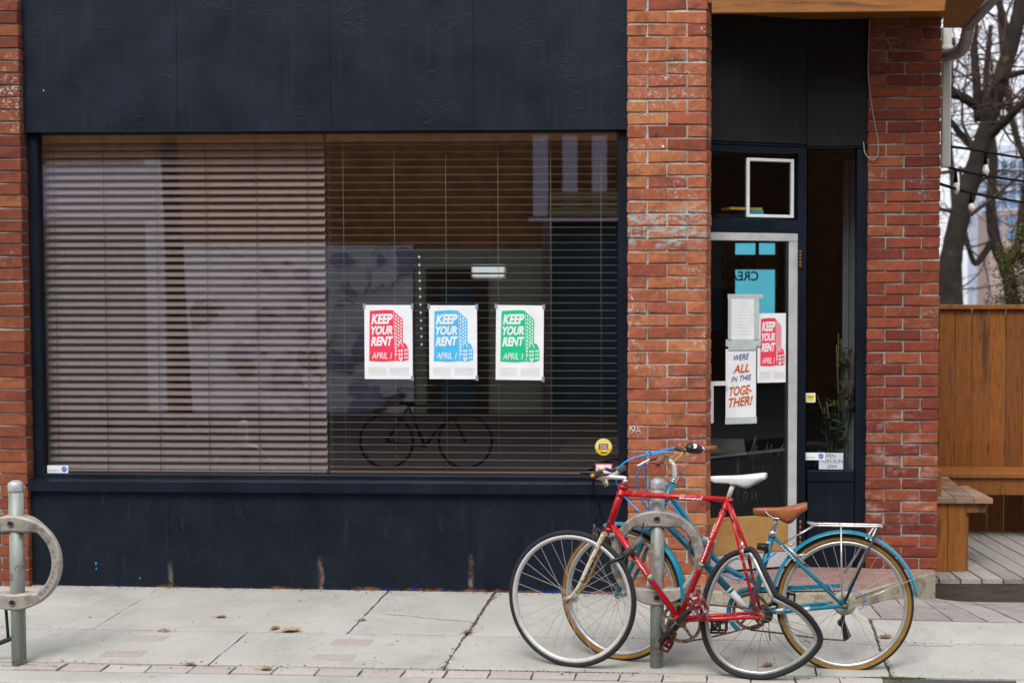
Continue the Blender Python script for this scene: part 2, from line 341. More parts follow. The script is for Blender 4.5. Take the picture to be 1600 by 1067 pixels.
class MB:
    def __init__(s): s.v = []; s.f = []; s.m = []; s.sm = []
    def add(s, vs, fs, mi=0, sm=False):
        b = len(s.v); s.v += [Vector(x) for x in vs]; s.f += [tuple(i + b for i in f) for f in fs]; s.m += [mi] * len(fs); s.sm += [sm] * len(fs); return s
    def box(s, lo, hi, mi=0):
        x0, y0, z0 = lo; x1, y1, z1 = hi
        return s.add([(x0, y0, z0), (x1, y0, z0), (x1, y1, z0), (x0, y1, z0), (x0, y0, z1), (x1, y0, z1), (x1, y1, z1), (x0, y1, z1)],
                     [(0, 3, 2, 1), (4, 5, 6, 7), (0, 1, 5, 4), (1, 2, 6, 5), (2, 3, 7, 6), (3, 0, 4, 7)], mi)
    def cbox(s, lo, hi, c=.004, jit=0, rnd=None, splay=0.0, mi=0):      # chamfered box, 44 triangles
        x0, y0, z0 = lo; x1, y1, z1 = hi; vs = []; idx = {}
        for ix, x in enumerate((x0, x1)):
            for iy, y in enumerate((y0, y1)):
                for iz, z in enumerate((z0, z1)):
                    sx, sy, sz = (c if ix == 0 else -c), (c if iy == 0 else -c), (c if iz == 0 else -c)
                    for ax, d in ((0, (0, sy, sz)), (1, (sx, 0, sz)), (2, (sx, sy, 0))):
                        p = [x + d[0], y + d[1], z + d[2]]
                        if splay and ix == 1: p[0] += splay * (p[1] - y0)
                        if rnd: p = [q + rnd.uniform(-jit, jit) for q in p]
                        idx[(ix, iy, iz, ax)] = len(vs); vs.append(p)
        k = idx; fs = []
        def q(*a): fs.append(tuple(k[i] for i in a))
        for i in (0, 1):
            a = [(i, 0, 0, 0), (i, 0, 1, 0), (i, 1, 1, 0), (i, 1, 0, 0)]; q(*(a if i == 0 else a[::-1]))
            a = [(0, i, 0, 1), (1, i, 0, 1), (1, i, 1, 1), (0, i, 1, 1)]; q(*(a if i == 0 else a[::-1]))
            a = [(0, 0, i, 2), (0, 1, i, 2), (1, 1, i, 2), (1, 0, i, 2)]; q(*(a if i == 0 else a[::-1]))
        for i in (0, 1):
            for j in (0, 1):
                q((0, i, j, 1), (1, i, j, 1), (1, i, j, 2), (0, i, j, 2))
                q((i, 0, j, 0), (i, 1, j, 0), (i, 1, j, 2), (i, 0, j, 2))
                q((i, j, 0, 0), (i, j, 1, 0), (i, j, 1, 1), (i, j, 0, 1))
                for l in (0, 1): q((i, j, l, 0), (i, j, l, 1), (i, j, l, 2))
        return s.add(vs, fs, mi)
    def tube(s, pts, r, seg=10, closed=False, mi=0, flatn=None, caps=True):
        pts = [Vector(p) for p in pts]; n = len(pts); rs = r if isinstance(r, (list, tuple)) else [r] * n
        vs = []; fs = []; prev = None
        for i, p in enumerate(pts):
            a = pts[(i - 1) % n] if (closed or i) else p; b = pts[(i + 1) % n] if (closed or i < n - 1) else p
            t = (b - a).normalized()
            if prev is None:
                up = flatn if flatn is not None else (Vector((0, 0, 1)) if abs(t.z) < .9 else Vector((0, 1, 0)))
                x = (up - t * up.dot(t)).normalized()
            else: x = (prev - t * prev.dot(t)).normalized()
            prev = x; y = t.cross(x)
            rr = rs[i]; rx, ry = rr if isinstance(rr, tuple) else (rr, rr)
            for j in range(seg):
                an = 2 * math.pi * j / seg + (math.pi / seg)
                vs.append(p + x * (math.cos(an) * rx) + y * (math.sin(an) * ry))
        for i in range(n if closed else n - 1):
            for j in range(seg):
                a, b = i * seg + j, i * seg + (j + 1) % seg; c_, d = ((i + 1) % n) * seg + (j + 1) % seg, ((i + 1) % n) * seg + j
                fs.append((a, b, c_, d))
        if not closed and caps: fs += [tuple(range(seg))[::-1], tuple(range((n - 1) * seg, n * seg))]
        return s.add(vs, fs, mi, True)
    def lathe(s, c, a1, a2, n, prof, seg=56, mi=0, closed=True, sm=True, a0=0, a_1=2 * math.pi, fmat=None):   # prof: list of (radius, axial)
        full = abs(a_1 - a0 - 2 * math.pi) < 1e-6; cnt = seg if full else seg + 1; vs = []; fs = []; m = len(prof); ms = []
        for i in range(cnt):
            an = a0 + (a_1 - a0) * i / seg; d = a1 * math.cos(an) + a2 * math.sin(an)
            for (rr, ax) in prof: vs.append(c + d * rr + n * ax)
        for i in range(seg):
            k = (i + 1) % cnt
            for j in range(m if closed else m - 1):
                l = (j + 1) % m; fs.append((i * m + j, k * m + j, k * m + l, i * m + l)); ms.append(fmat[j] if fmat else mi)
        if not full and closed: fs += [tuple(range(m)), tuple(range((cnt - 1) * m, cnt * m))[::-1]]; ms += [mi, mi]
        b = len(s.v); s.v += vs; s.f += [tuple(x + b for x in f) for f in fs]; s.m += ms; s.sm += [sm] * len(fs); return s
    def disc(s, c, n, r, h=.004, seg=20, mi=0):
        n = n.normalized(); a1 = n.orthogonal().normalized(); a2 = n.cross(a1)
        vs = [c + (a1 * math.cos(2 * math.pi * i / seg) + a2 * math.sin(2 * math.pi * i / seg)) * r + n * o for o in (0, h) for i in range(seg)]
        return s.add(vs, [tuple(range(seg))[::-1], tuple(range(seg, 2 * seg))] + [(i, (i + 1) % seg, seg + (i + 1) % seg, seg + i) for i in range(seg)], mi)
    def prism(s, poly, off, mi=0):                                  # polygon of 3D points pushed by a vector
        n = len(poly); poly = [Vector(p) for p in poly]; off = Vector(off)
        return s.add(poly + [p + off for p in poly], [tuple(range(n)), tuple(range(n, 2 * n))[::-1]] + [((i + 1) % n, i, n + i, n + (i + 1) % n) for i in range(n)], mi)
    def build(s, name, material, parent=None, label=None, mw=None):
        me = bpy.data.meshes.new(name); me.from_pydata([tuple(v) for v in s.v], [], s.f)
        me.polygons.foreach_set('material_index', s.m); me.polygons.foreach_set('use_smooth', s.sm); me.update()
        bm = bmesh.new(); bm.from_mesh(me); bmesh.ops.recalc_face_normals(bm, faces=bm.faces); bm.to_mesh(me); bm.free()
        o = put(name, me, material, parent, mw)
        if label: o['label'] = label
        return o

def catmull(pts, per=6, closed=False):
    pts = [Vector(p) for p in pts]; n = len(pts); out = []
    for i in range(n if closed else n - 1):
        p0 = pts[(i - 1) % n] if closed or i else pts[0]; p1 = pts[i]; p2 = pts[(i + 1) % n]; p3 = pts[(i + 2) % n] if closed or i + 2 < n else pts[-1]
        for k in range(per):
            t = k / per
            out.append(.5 * ((2 * p1) + (p2 - p0) * t + (2 * p0 - 5 * p1 + 4 * p2 - p3) * t * t + (3 * p1 - p0 - 3 * p2 + p3) * t ** 3))
    if not closed: out.append(pts[-1])
    return out

_TX = {}
def text_geo(s, bold=0.0, shear=0.0):
    key = (s, bold, shear)
    if key in _TX: return _TX[key]
    cu = bpy.data.curves.new('t', 'FONT'); cu.body = s; cu.size = 1; cu.shear = shear; cu.offset = bold; cu.resolution_u = 3; cu.fill_mode = 'FRONT'
    o = bpy.data.objects.new('t', cu); col.objects.link(o)
    dg = bpy.context.evaluated_depsgraph_get(); me = bpy.data.meshes.new_from_object(o.evaluated_get(dg))
    v = [x.co.copy() for x in me.vertices]; f = [tuple(p.vertices) for p in me.polygons]
    bpy.data.objects.remove(o); bpy.data.curves.remove(cu); bpy.data.meshes.remove(me)
    xs = [a.x for a in v]; ys = [a.y for a in v]
    bb = (min(xs), max(xs), min(ys), max(ys)); _TX[key] = (v, f, bb); return _TX[key]
def text_fit(mb, s, o, ax, ay, x0, x1, y0, y1, mi=0, bold=0.0, shear=0.0, skew=0.0):
    v, f, bb = text_geo(s, bold, shear)
    sx, sy = (x1 - x0) / (bb[1] - bb[0]), (y1 - y0) / (bb[3] - bb[2])
    mb.add([o + ax * (x0 + (p.x - bb[0]) * sx) + ay * (y0 + (p.y - bb[2]) * sy + skew * ((p.x - bb[0]) * sx)) for p in v], f, mi)

# ------------------------------------------------------------------ ground, pavement, road
YA = (G(120, 979).y + G(1000, 999).y) / 2           # joint between the two rows of slabs
YB = (G(220, 1037).y + G(1000, 1049).y) / 2         # front edge of the slabs
def sheet(name, X0, X1, Y0, Y1, nx, ny, off, m, parent=None, th=0.05, kind=None, gapj=0, zf=gz):
    vs = []; fs = []
    for j in range(ny + 1):
        for i in range(nx + 1):
            x = X0 + (X1 - X0) * i / nx; y = Y0 + (Y1 - Y0) * j / ny; vs.append((x, y, zf(x, y) + off))
    for j in range(ny):
        for i in range(nx): a = j * (nx + 1) + i; fs.append((a, a + 1, a + nx + 2, a + nx + 1))
    o = put(name, mesh_of(name, vs, fs, True), m, parent)
    if kind: o['kind'] = kind
    return o
ground = sheet('ground', -60, 60, YB - .02, 150, 160, 160, -.06, JOINT, kind='structure', zf=lambda x, y: gz(x, y) if y < 6 and abs(x) < 10 else gz(max(-10, min(10, x)), min(y, 6)))
pave = sheet('sidewalk', -9, 6, YB - .3, .4, 90, 14, -.012, JOINT, kind='structure')
def slab(poly, name='slab', m=CONC, top=0.0, th=.06, res=6, inset=.0):            # quad slab laid on the ground, rounded arris
    a, b, c, d = [Vector((p[0], p[1])) for p in poly]
    mb = MB(); n = res; vs = []; fs = []
    rn = random.Random(int(a.x * 1000) ^ int(a.y * 777))
    for j in range(n + 1):
        for i in range(n + 1):
            s_, t_ = i / n, j / n
            p = (a * (1 - s_) + b * s_) * (1 - t_) + (d * (1 - s_) + c * s_) * t_
            e = -.003 if i in (0, n) or j in (0, n) else 0
            w_ = .0042 if (i in (0, n) or j in (0, n)) else 0
            p = p + Vector((rn.uniform(-w_, w_), rn.uniform(-w_, w_)))
            vs.append((p.x, p.y, gz(p.x, p.y) + top + e))
    for j in range(n):
        for i in range(n): k = j * (n + 1) + i; fs.append((k, k + 1, k + n + 2, k + n + 1))
    ring_ = [i for i in range(n + 1)] + [n + (n + 1) * j for j in range(1, n + 1)] + [n * (n + 1) + i for i in range(n - 1, -1, -1)] + [(n + 1) * j for j in range(n - 1, 0, -1)]
    base = len(vs); vs += [(vs[k][0], vs[k][1], vs[k][2] - th) for k in ring_]
    L = len(ring_)
    for i in range(L): fs.append((ring_[(i + 1) % L], ring_[i], base + i, base + (i + 1) % L))
    return put(name, mesh_of(name, vs, fs, False), m, pave)
gx = lambda u, v: G(u, v).x
gap = .006
rear = [-8.2, -6.4, gx(0, 935) - .75, gx(195, 951), gx(575, 955), gx(737, 979), .25, gx(1366, 985), 3.2, 4.8]
for i in range(len(rear) - 1):
    gl, gr = [{3: .35, 4: .6, 5: 1.3, 7: 1.2}.get(q, .5) * gap for q in (i, i + 1)]
    yb = .014 if rear[i] < .7 else -.46
    slab([(rear[i] + gl, YA + gap * .5), (rear[i + 1] - gr, YA + gap * .5), (rear[i + 1] - gr * 1.6, yb if rear[i + 1] < 1 else -.44), (rear[i] + gl * 1.6, yb)], res=14)
front = [-8.2, -6.0, gx(-60, 1010), gx(356, 1012), gx(715, 1010), .45, gx(1382, 1030), 3.2, 4.8]
for i in range(len(front) - 1):
    gl, gr = [{3: .8, 4: .8, 6: 1.2}.get(q, .5) * gap for q in (i, i + 1)]
    slab([(front[i] + gl, YB + gap), (front[i + 1] - gr, YB + gap), (front[i + 1] - gr, YA - gap * .5), (front[i] + gl, YA - gap * .5)], res=14)
def crack(px):
    pts_ = [G(u, v) for u, v in px]; rn = random.Random(8); out = []
    for i in range(len(pts_) - 1):
        for k in range(5): out.append(pts_[i].lerp(pts_[i + 1], k / 5) + Vector((rn.uniform(-.008, .008), rn.uniform(-.008, .008), 0)))
    out.append(pts_[-1]); mb = MB()
    for a_, b_ in zip(out[:-1], out[1:]):
        w_ = rn.uniform(.0012, .0028); n_ = Vector((0, w_, 0))
        mb.add([Vector((p.x, p.y, gz(p.x, p.y) + .0012)) for p in (a_ - n_, b_ - n_, b_ + n_, a_ + n_)], [(0, 1, 2, 3)])
    mb.build('crack', JOINT, pave)
crack([(600, 959), (640, 962), (690, 968), (742, 971)]); crack([(1340, 1006.5), (1420, 1008), (1490, 1009.5)]); crack([(2, 1040), (40, 1038), (90, 1041)])
# inlaid pavers in the front slabs
for (u, v) in ((229, 997), (192, 1021), (550, 1003), (521, 1026.5), (-20, 995)):
    p = G(u, v); slab([(p.x - .1, p.y - .05), (p.x + .1, p.y - .05), (p.x + .1, p.y + .05), (p.x - .1, p.y + .05)], 'inlaid_paver', PATCH, .0045, .03, 2)
# row of pavers behind the kerb
x = -5.0; k = 0
while x < 3.6:
    ln = .2 + random.uniform(-.004, .004)
    if not (gx(1407, 1060) < x + .1 < gx(1590, 1060)):
        slab([(x + .003, YB - .118), (x + ln, YB - .118), (x + ln, YB - .008), (x + .003, YB - .008)], 'paver', PAVER, random.uniform(-.004, .002), .04, 2)
    x += ln + .006
def asphalt_patch():
    a, b = gx(1407, 1060), gx(1590, 1060)
    slab([(a, YB - .118), (b, YB - .118), (b, YB - .008), (a, YB - .008)], 'asphalt_patch', ROAD, -.004, .04, 8)
asphalt_patch()
# side lane of long pavers
lane_edges = [G(1378, 965).x, G(1433, 968).x, G(1487, 966).x, G(1541, 968).x, G(1595, 971).x, 2.75, 3.0, 3.25]
lane_edges = [lane_edges[0] - .5, lane_edges[0] - .25] + lane_edges
for i in range(len(lane_edges) - 1):
    a, b = lane_edges[i], lane_edges[i + 1]; sk = -.10
    ys = [-.43, -.06, .30, .55, .75, 1.15]
    for j in range(len(ys) - 1):
        s0, s1 = sk * (ys[j] + .43) * 1.1, sk * (ys[j + 1] + .43) * 1.1
        slab([(a + s0 + .005, ys[j] + .001), (b + s0 - .005, ys[j] + .001), (b + s1 - .005, ys[j + 1] - .001), (a + s1 + .005, ys[j + 1] - .001)], 'paver', PAVER2, random.uniform(-.001, .0015), .04, 4)
# kerb and road
mb = MB()
for i in range(6):
    pass
def kerb_stone(x0, x1):
    ya, yb = YB - .30, YB - .126; m_ = MB()
    prof = [(yb, -.006), (ya + .02, -.006), (ya, -.026), (ya - .01, -.16), (yb, -.16)]
    vs = [(x_, y_, gz(x_, YB - .12) + z_) for x_ in (x0, x1) for (y_, z_) in prof]; n = len(prof)
    m_.add(vs, [tuple(range(n)), tuple(range(n, 2 * n))[::-1]] + [(i, (i + 1) % n, n + (i + 1) % n, n + i) for i in range(n)])
    return m_
kerb = kerb_stone(-9, -7.2).build('kerb', CONC); kerb['kind'] = 'structure'
ke = [-7.19, -5.4, gx(-30, 1055), gx(672, 1062), 1.2, 3.4]
for i in range(len(ke) - 1): kerb_stone(ke[i] + .006, ke[i + 1] - .006).build('kerb_stone', CONC, kerb)
road = sheet('road', -60, 60, -5.95, YB - .29, 60, 10, -.16, ROAD, kind='structure', zf=lambda x, y: gz(max(-9, min(9, x)), YB - .1) + .0)
# moss along the joint near the asphalt patch (uncountable)
mb = MB(); rn = random.Random(3)
for i in range(1500):
    if i < 800: px_, py_ = gx(1400, 1055) + rn.gauss(0, .07), YB + .004 + rn.gauss(0, .006)
    elif i < 1150:
        v_ = rn.uniform(1030, 1056); px_, py_ = gx(1366 + (v_ - 985) * .46, v_) + rn.gauss(0, .006), G(1390, v_).y
    else: px_, py_ = rn.uniform(gx(690, 1043), gx(1000, 1048)), YB + rn.gauss(0, .003)
    p = Vector((px_, py_, gz(px_, py_) - .006)); s_ = rn.uniform(.0015, .0045); a = rn.uniform(0, 6.28); d = Vector((math.cos(a), math.sin(a), 0)) * s_
    mb.add([p - d, p + d, p + Vector((rn.uniform(-.3, .3) * s_, rn.uniform(-.3, .3) * s_, s_ * 1.6))], [(0, 1, 2)])
tag(mb.build('moss', flat('moss_green', (.07, .10, .015), .95, var=.4, scale=60)), 'green moss growing in the pavement joints by the kerb', 'moss', kind='stuff')

def grit():
    mb = MB(); rn = random.Random(44)
    for i in range(1100):
        k = rn.random()
        if k < .40: x_, y_ = rn.uniform(-4.2, .95), -.002 - abs(rn.gauss(0, .022))
        elif k < .62: x_, y_ = rn.uniform(-4.5, 2.2), YB + rn.gauss(-.01, .03)
        elif k < .72: x_, y_ = rn.uniform(-4.5, 2.2), YA + rn.gauss(0, .012)
        elif k < .82: t_ = rn.random(); x_, y_ = gx(775, 929) + (gx(690, 1042) - gx(775, 929)) * t_ + rn.gauss(0, .010), YB * t_ - .02
        else: x_, y_ = rn.uniform(-4.5, 2.2), rn.uniform(YB, 0)
        s_ = rn.uniform(.0014, .0045) * (1.3 if rn.random() < .12 else 1); p = Vector((x_, y_, gz(x_, y_) + .0005)); a = rn.uniform(0, 6.28)
        d = Vector((math.cos(a), math.sin(a), 0)); n_ = Vector((-d.y, d.x, 0)); l = rn.uniform(.8, 2.6)
        mb.add([p + d * s_ * l, p + n_ * s_, p - d * s_ * l, p - n_ * s_, p + Vector((0, 0, s_ * .8))], [(0, 1, 4), (1, 2, 4), (2, 3, 4), (3, 0, 4)], rn.choice([0, 0, 0, 1, 2]))
    tag(mb.build('grit', [flat('grit_brown', (.11, .08, .055), .95, var=.4, scale=40), flat('grit_pale', (.5, .47, .42), .95), flat('grit_black', (.03, .028, .026), .9)]), 'scattered grit and leaf crumbs along the wall foot and pavement joints', 'grit', kind='stuff')
grit()

# ------------------------------------------------------------------ storefront building
YF, YFR, YGL, YPIL = .02, .05, .085, -.03            # fascia, window frame, glass, pillar faces
bld = thing('storefront_building', (-1, .5, 0), 'navy painted brick corner storefront with big blinds window and recessed glass door', 'building')
ZTOP = P(600, -70, 0).z
def bw(p): return p
# -- brick pillars
def variants(L, H, D, m, seed, splay=0.0, n=4):
    out = []; rn = random.Random(seed)
    for i in range(n):
        mb = MB().cbox((-L / 2, 0, -H / 2), (L / 2, D, H / 2), .0038, .0033, rn, splay)
        me = bpy.data.meshes.new('brick'); me.from_pydata([tuple(v) for v in mb.v], [], mb.f); me.materials.append(m)
        bm = bmesh.new(); bm.from_mesh(me); bmesh.ops.recalc_face_normals(bm, faces=bm.faces); bm.to_mesh(me); bm.free(); out.append(me)
    return out
def pillar(X0, X1, Y, Z0, Z1, pitch, m, layout, seed, depth=.1, splay=0.0, ext_left=0):
    rn = random.Random(seed); W_ = X1 - X0
    core = MB(); d = .008
    core.add([(X0 + .004 - ext_left, Y + d, Z0), (X1 - .006, Y + d, Z0), (X1 - .006 + splay * depth, Y + depth, Z0), (X0 + .004 - ext_left, Y + depth + .25, Z0), (X1 - .006 + splay * depth, Y + depth + .25, Z0)] +
             [(X0 + .004 - ext_left, Y + d, Z1), (X1 - .006, Y + d, Z1), (X1 - .006 + splay * depth, Y + depth, Z1), (X0 + .004 - ext_left, Y + depth + .25, Z1), (X1 - .006 + splay * depth, Y + depth + .25, Z1)],
             [(0, 1, 6, 5), (1, 2, 7, 6), (2, 4, 9, 7), (4, 3, 8, 9), (3, 0, 5, 8), (5, 6, 7, 9, 8), (0, 3, 4, 2, 1)])
    pl = core.build('pillar', MORTAR[m.name], bld)
    jt = .0095; cache = {}
    z = Z0 + pitch / 2; r = 0
    while z < Z1:
        for (f0, f1) in layout(r):
            a, b = X0 + f0 * W_, X0 + f1 * W_
            la = a + (jt / 2 if f0 > 0 else -ext_left); lb = b - (jt / 2 if f1 < 1 else 0)
            L = round(lb - la, 4); sp = splay if f1 >= 1 else 0.0
            key = (L, sp)
            if key not in cache: cache[key] = variants(L, pitch - jt, depth, m, seed + len(cache), sp)
            me = rn.choice(cache[key])
            put('brick', me, None, pl, Matrix.LocRotScale(Vector(((la + lb) / 2 + rn.uniform(-.0015, .0015), Y + rn.uniform(-.003, .002), z + rn.uniform(-.0015, .0015))), Matrix.Rotation(rn.uniform(-.006, .006), 4, 'Y').to_euler(), None))
        z += pitch; r += 1
    return pl
XL1 = P(35, 400, YPIL).x; XM0, XM1 = P(980.5, 450, YPIL).x, P(1103.5, 450, YPIL).x
pitL = 18.97 / 2200 * (P(20, 400, YPIL) - CAM).length * .985
pitM = 19.6 / (P(1000, 400, YPIL) - P(1000, 399, YPIL)).length ** -1
pitM = (P(1000, 300, YPIL).z - P(1000, 496, YPIL).z) / 10
pitL = (P(20, 300, YPIL).z - P(20, 300 + 189.7, YPIL).z) / 10
lay_m = lambda r: ((0, .5), (.5, 1)) if r % 2 == 0 else ((0, .25), (.25, .75), (.75, 1))
def lay_l(r): return ((.0, 1),) if r % 2 else ((0, .30), (.30, 1))
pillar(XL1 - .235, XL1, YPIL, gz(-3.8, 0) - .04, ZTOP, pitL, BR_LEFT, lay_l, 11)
z0 = P(1000, 27 + 19.8 * .52, YPIL).z
kk = math.ceil((z0 + .06) / pitM)
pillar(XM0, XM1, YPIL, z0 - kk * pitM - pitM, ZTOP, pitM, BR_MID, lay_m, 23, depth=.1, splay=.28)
YRP = .47; XR0, XR1 = P(1355, 450, YRP).x, P(1468, 450, YRP).x
ZS = .05
pitR = (P(1400, 300, YRP).z - P(1400, 480.5, YRP).z) / 10
ZSOF = P(1420, 28, YRP).z
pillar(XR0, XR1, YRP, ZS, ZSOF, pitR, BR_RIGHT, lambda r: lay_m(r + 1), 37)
# -- fascia panels above the window
def xbox(name, u0, u1, v0, v1, Y0, Y1, m, parent=bld, c=.003, um=470):
    a = P(u0, v1, Y0); b = P(u1, v0, Y0)
    return MB().cbox((a.x, Y0, a.z), (b.x, Y1, b.z), c).build(name, m, parent)
XF0, XF1 = XL1 + .001, XM0 - .001
ZFB = (P(45, 205, YF).z + P(975, 200, YF).z) / 2
seams = [XF0, P(276, 100, YF).x, P(516, 100, YF).x, P(740, 100, YF).x, XF1]
for i in range(4): MB().cbox((seams[i] + .0004, YF + .0008 * (i % 2), ZFB), (seams[i + 1] - .0004, YF + .12, ZTOP), .0012).build('fascia_panel', NAVY, bld)
MB().cbox((XF0, YF - .012, ZFB - .012), (XF1, YF + .1, ZFB - .001), .003).build('fascia_lip', NAVY2, bld)
# -- window frame, sill, base panels
ZS1 = (P(45, 748, YF).z + P(915, 753, YF).z) / 2; ZS0 = (P(45, 766, YF).z + P(915, 770, YF).z) / 2; ZG0 = (P(500, 741, YGL).z)
XW0, XW1 = P(62, 470, YFR).x, P(966, 470, YFR).x
ZG1 = P(500, 207.5, YFR).z
MB().cbox((XF0, YFR, ZS1), (XW0, YFR + .09, ZFB - .012), .004).build('window_jamb', NAVY2, bld)
MB().cbox((XW1, YFR, ZS1), (XF1, YFR + .09, ZFB - .012), .004).build('window_jamb', NAVY2, bld)
MB().cbox((XW0, YFR, ZG1), (XW1, YFR + .09, ZFB - .012), .004).build('window_head', NAVY2, bld)
MB().cbox((XW0, YFR, ZS1), (XW1, YFR + .09, ZG0), .004).build('window_bottom_rail', NAVY2, bld)
mb = MB(); mb.add([(XF0 - .012, YF - .045, ZS0), (XF1 - .002, YF - .045, ZS0), (XF1 - .002, YFR + .06, ZS0), (XF0 - .012, YFR + .06, ZS0), (XF0 - .012, YF - .045, ZS1 - .008), (XF1 - .002, YF - .045, ZS1 - .008), (XF1 - .002, YFR + .002, ZS1 + .004), (XF0 - .012, YFR + .002, ZS1 + .004)],
       [(0, 3, 2, 1), (0, 1, 5, 4), (4, 5, 6, 7), (1, 2, 6, 5), (2, 3, 7, 6), (3, 0, 4, 7)])
sill = mb.build('window_sill', NAVY2, bld)
bs = [XF0, P(265, 850, YF).x, P(500, 850, YF).x, P(735, 850, YF).x, XF1]
for i in range(4): MB().cbox((bs[i] + .0004, YF - .008 + .0008 * (i % 2), gz(bs[i], 0) - .03), (bs[i + 1] - .0004, YF + .1, ZS0 - .001), .0012).build('base_panel', NAVY_BASE, bld)
pane = MB().box((XW0 - .01, YGL, ZG0 - .01), (XW1 + .01, YGL + .006, ZG1 + .01)); 
pg = MB().add([(XW0, YGL, ZG0), (XW1, YGL, ZG0), (XW1, YGL, ZG1), (XW0, YGL, ZG1)], [(0, 1, 2, 3)]).build('window_pane', GLASS, bld)
# -- splayed entrance
XC = P(1261, 400, .5).x; CHA = R(22.5); YC = .50
dd = Vector((math.cos(CHA), math.sin(CHA), 0)); dn = Vector((math.sin(CHA), -math.cos(CHA), 0)); DP0 = Vector((XC, YC, 0))
def D(u, v, off=0.0): return onplane(u, v, DP0 + dn * off, dn)
def dpart(name, pts, th, m, off=0.0, parent=bld, lab=None):        # slab standing on the door plane, pushed inwards
    return MB().prism([D(u, v, off) for u, v in pts], -dn * th).build(name, m, parent, lab)
def dline(v_at_1110, v_at_1260): return lambda u: v_at_1110 + (v_at_1260 - v_at_1110) * (u - 1110) / 150
def drect(name, u0, u1, top, bot, th, m, off=0.0, parent=bld, lab=None):
    tz, bz = D(1180, top, off).z, D(1180, bot, off).z
    a, b = D(u0, 400, off), D(u1, 400, off)
    poly = [Vector((a.x, a.y, bz)), Vector((b.x, b.y, bz)), Vector((b.x, b.y, tz)), Vector((a.x, a.y, tz))]
    mb = MB(); mb.prism(poly, -dn * th); o = mb.build(name, m, parent, lab)
    bm = bmesh.new(); bm.from_mesh(o.data); bmesh.ops.bevel(bm, geom=bm.edges[:], offset=min(.003, th * .3), segments=1, affect='EDGES'); bm.to_mesh(o.data); bm.free()
    return o
drect('alcove_panel', 1070, 1260.5, -20, 223, .05, BLACK_PANEL)
drect('alcove_trim', 1070, 1260.5, 224, 227, .05, NAVY2, .008)
drect('transom_head', 1070, 1250, 228, 238, .06, NAVY2, .004)
drect('transom_rail', 1070, 1250, 343, 362.5, .07, NAVY2, .004)
drect('door_jamb', 1247.5, 1260.5, 228, 889, .08, NAVY2, .006)
tp = drect('transom_pane', 1070, 1247, 239, 342.5, .002, GLASS_D, -.03)
tf = thing('transom_window_frame', D(1203, 345, -.02), 'thin white square window frame standing inside the transom above the door', 'window frame')
for (a, b, c_, d_) in ((1167, 1171.5, 247, 340), (1236, 1240.5, 247, 340)): drect('frame_side', a, b, c_, d_, .02, WHITE, -.012, tf)
for (a, b, c_, d_) in ((1171.6, 1235.9, 247, 252), (1171.6, 1235.9, 335, 340)): drect('frame_bar', a, b, c_, d_, .02, WHITE, -.012, tf)
# door leaf
door = drect('door', 1070, 1247, 364, 376.5, .045, ALU, 0.0)
drect('door_stile', 1233, 1246.9, 377, 888, .045, ALU, 0.0, door)
drect('door_bottom_rail', 1070, 1232.9, 864, 888, .045, ALU, 0.0, door)
drect('kick_plate', 1070, 1232.9, 806, 863.5, .02, KICKW, .004, door)
drect('door_inner_stile', 1228.5, 1232.8, 377, 805, .03, BLKP, -.006, door)
drect('door_pane', 1060, 1228, 377, 805.5, .002, GLASS_D, -.012, door)
hd = MB()
hz = [D(1180, 594), D(1180, 600.5), D(1180, 658)]
for (u0, u1, za, zb) in ((1098, 1136, hz[1].z, hz[0].z), (1098, 1115, hz[2].z, hz[1].z - .0005)):
    a, b = D(u0, 600, .028), D(u1, 600, .028); hd.prism([Vector((a.x, a.y, za)), Vector((b.x, b.y, za)), Vector((b.x, b.y, zb)), Vector((a.x, a.y, zb))], -dn * .012)
hd.build('door_handle', WHITE, door)
for (v0, v1) in ((391, 419), (812, 852)):
    p = D(1250.5, v0, .012); q = D(1250.5, v1, .012); hm = MB(); n_ = 5
    for i in range(n_):
        a = p.lerp(q, i / n_ + .012); b = p.lerp(q, (i + 1) / n_ - .012); hm.tube([a, b], .0085, 8)
    hm.build('hinge', mat('bronze_hinge', (.17, .075, .028), .5, .4, .4, .3, 60), door)
# fixed side window (parallel to the front)
XC1 = XR0 - .0
def srect(name, u0, u1, v0, v1, th, m, off=0.0, parent=bld):
    a = P(u0, v1, YC - off); b = P(u1, v0, YC - off)
    return MB().cbox((a.x, YC - off, a.z), (b.x, YC - off + th, b.z), min(.003, th * .3)).build(name, m, parent)
srect('alcove_panel', 1261, 1362, -20, 229, .05, BLACK_PANEL)
srect('alcove_trim', 1261, 1362, 229.3, 232.5, .05, NAVY2, .008)
srect('side_window_stile', 1253, 1260.8, 233, 889, .06, NAVY2, -.01)
srect('side_window_stile', 1335, 1362, 233, 889, .07, NAVY2, .004)
srect('side_window_rail', 1260.8, 1335, 736, 752, .06, NAVY2, .002)
srect('side_window_base', 1260.8, 1335, 752.3, 889, .06, NAVY2, -.006)
a = P(1260, 740, YC + .03); b = P(1336, 233, YC + .03)
MB().add([(a.x, YC + .03, a.z), (b.x, YC + .03, a.z), (b.x, YC + .03, b.z), (a.x, YC + .03, b.z)], [(0, 1, 2, 3)]).build('side_window_pane', GLASS_D, bld)
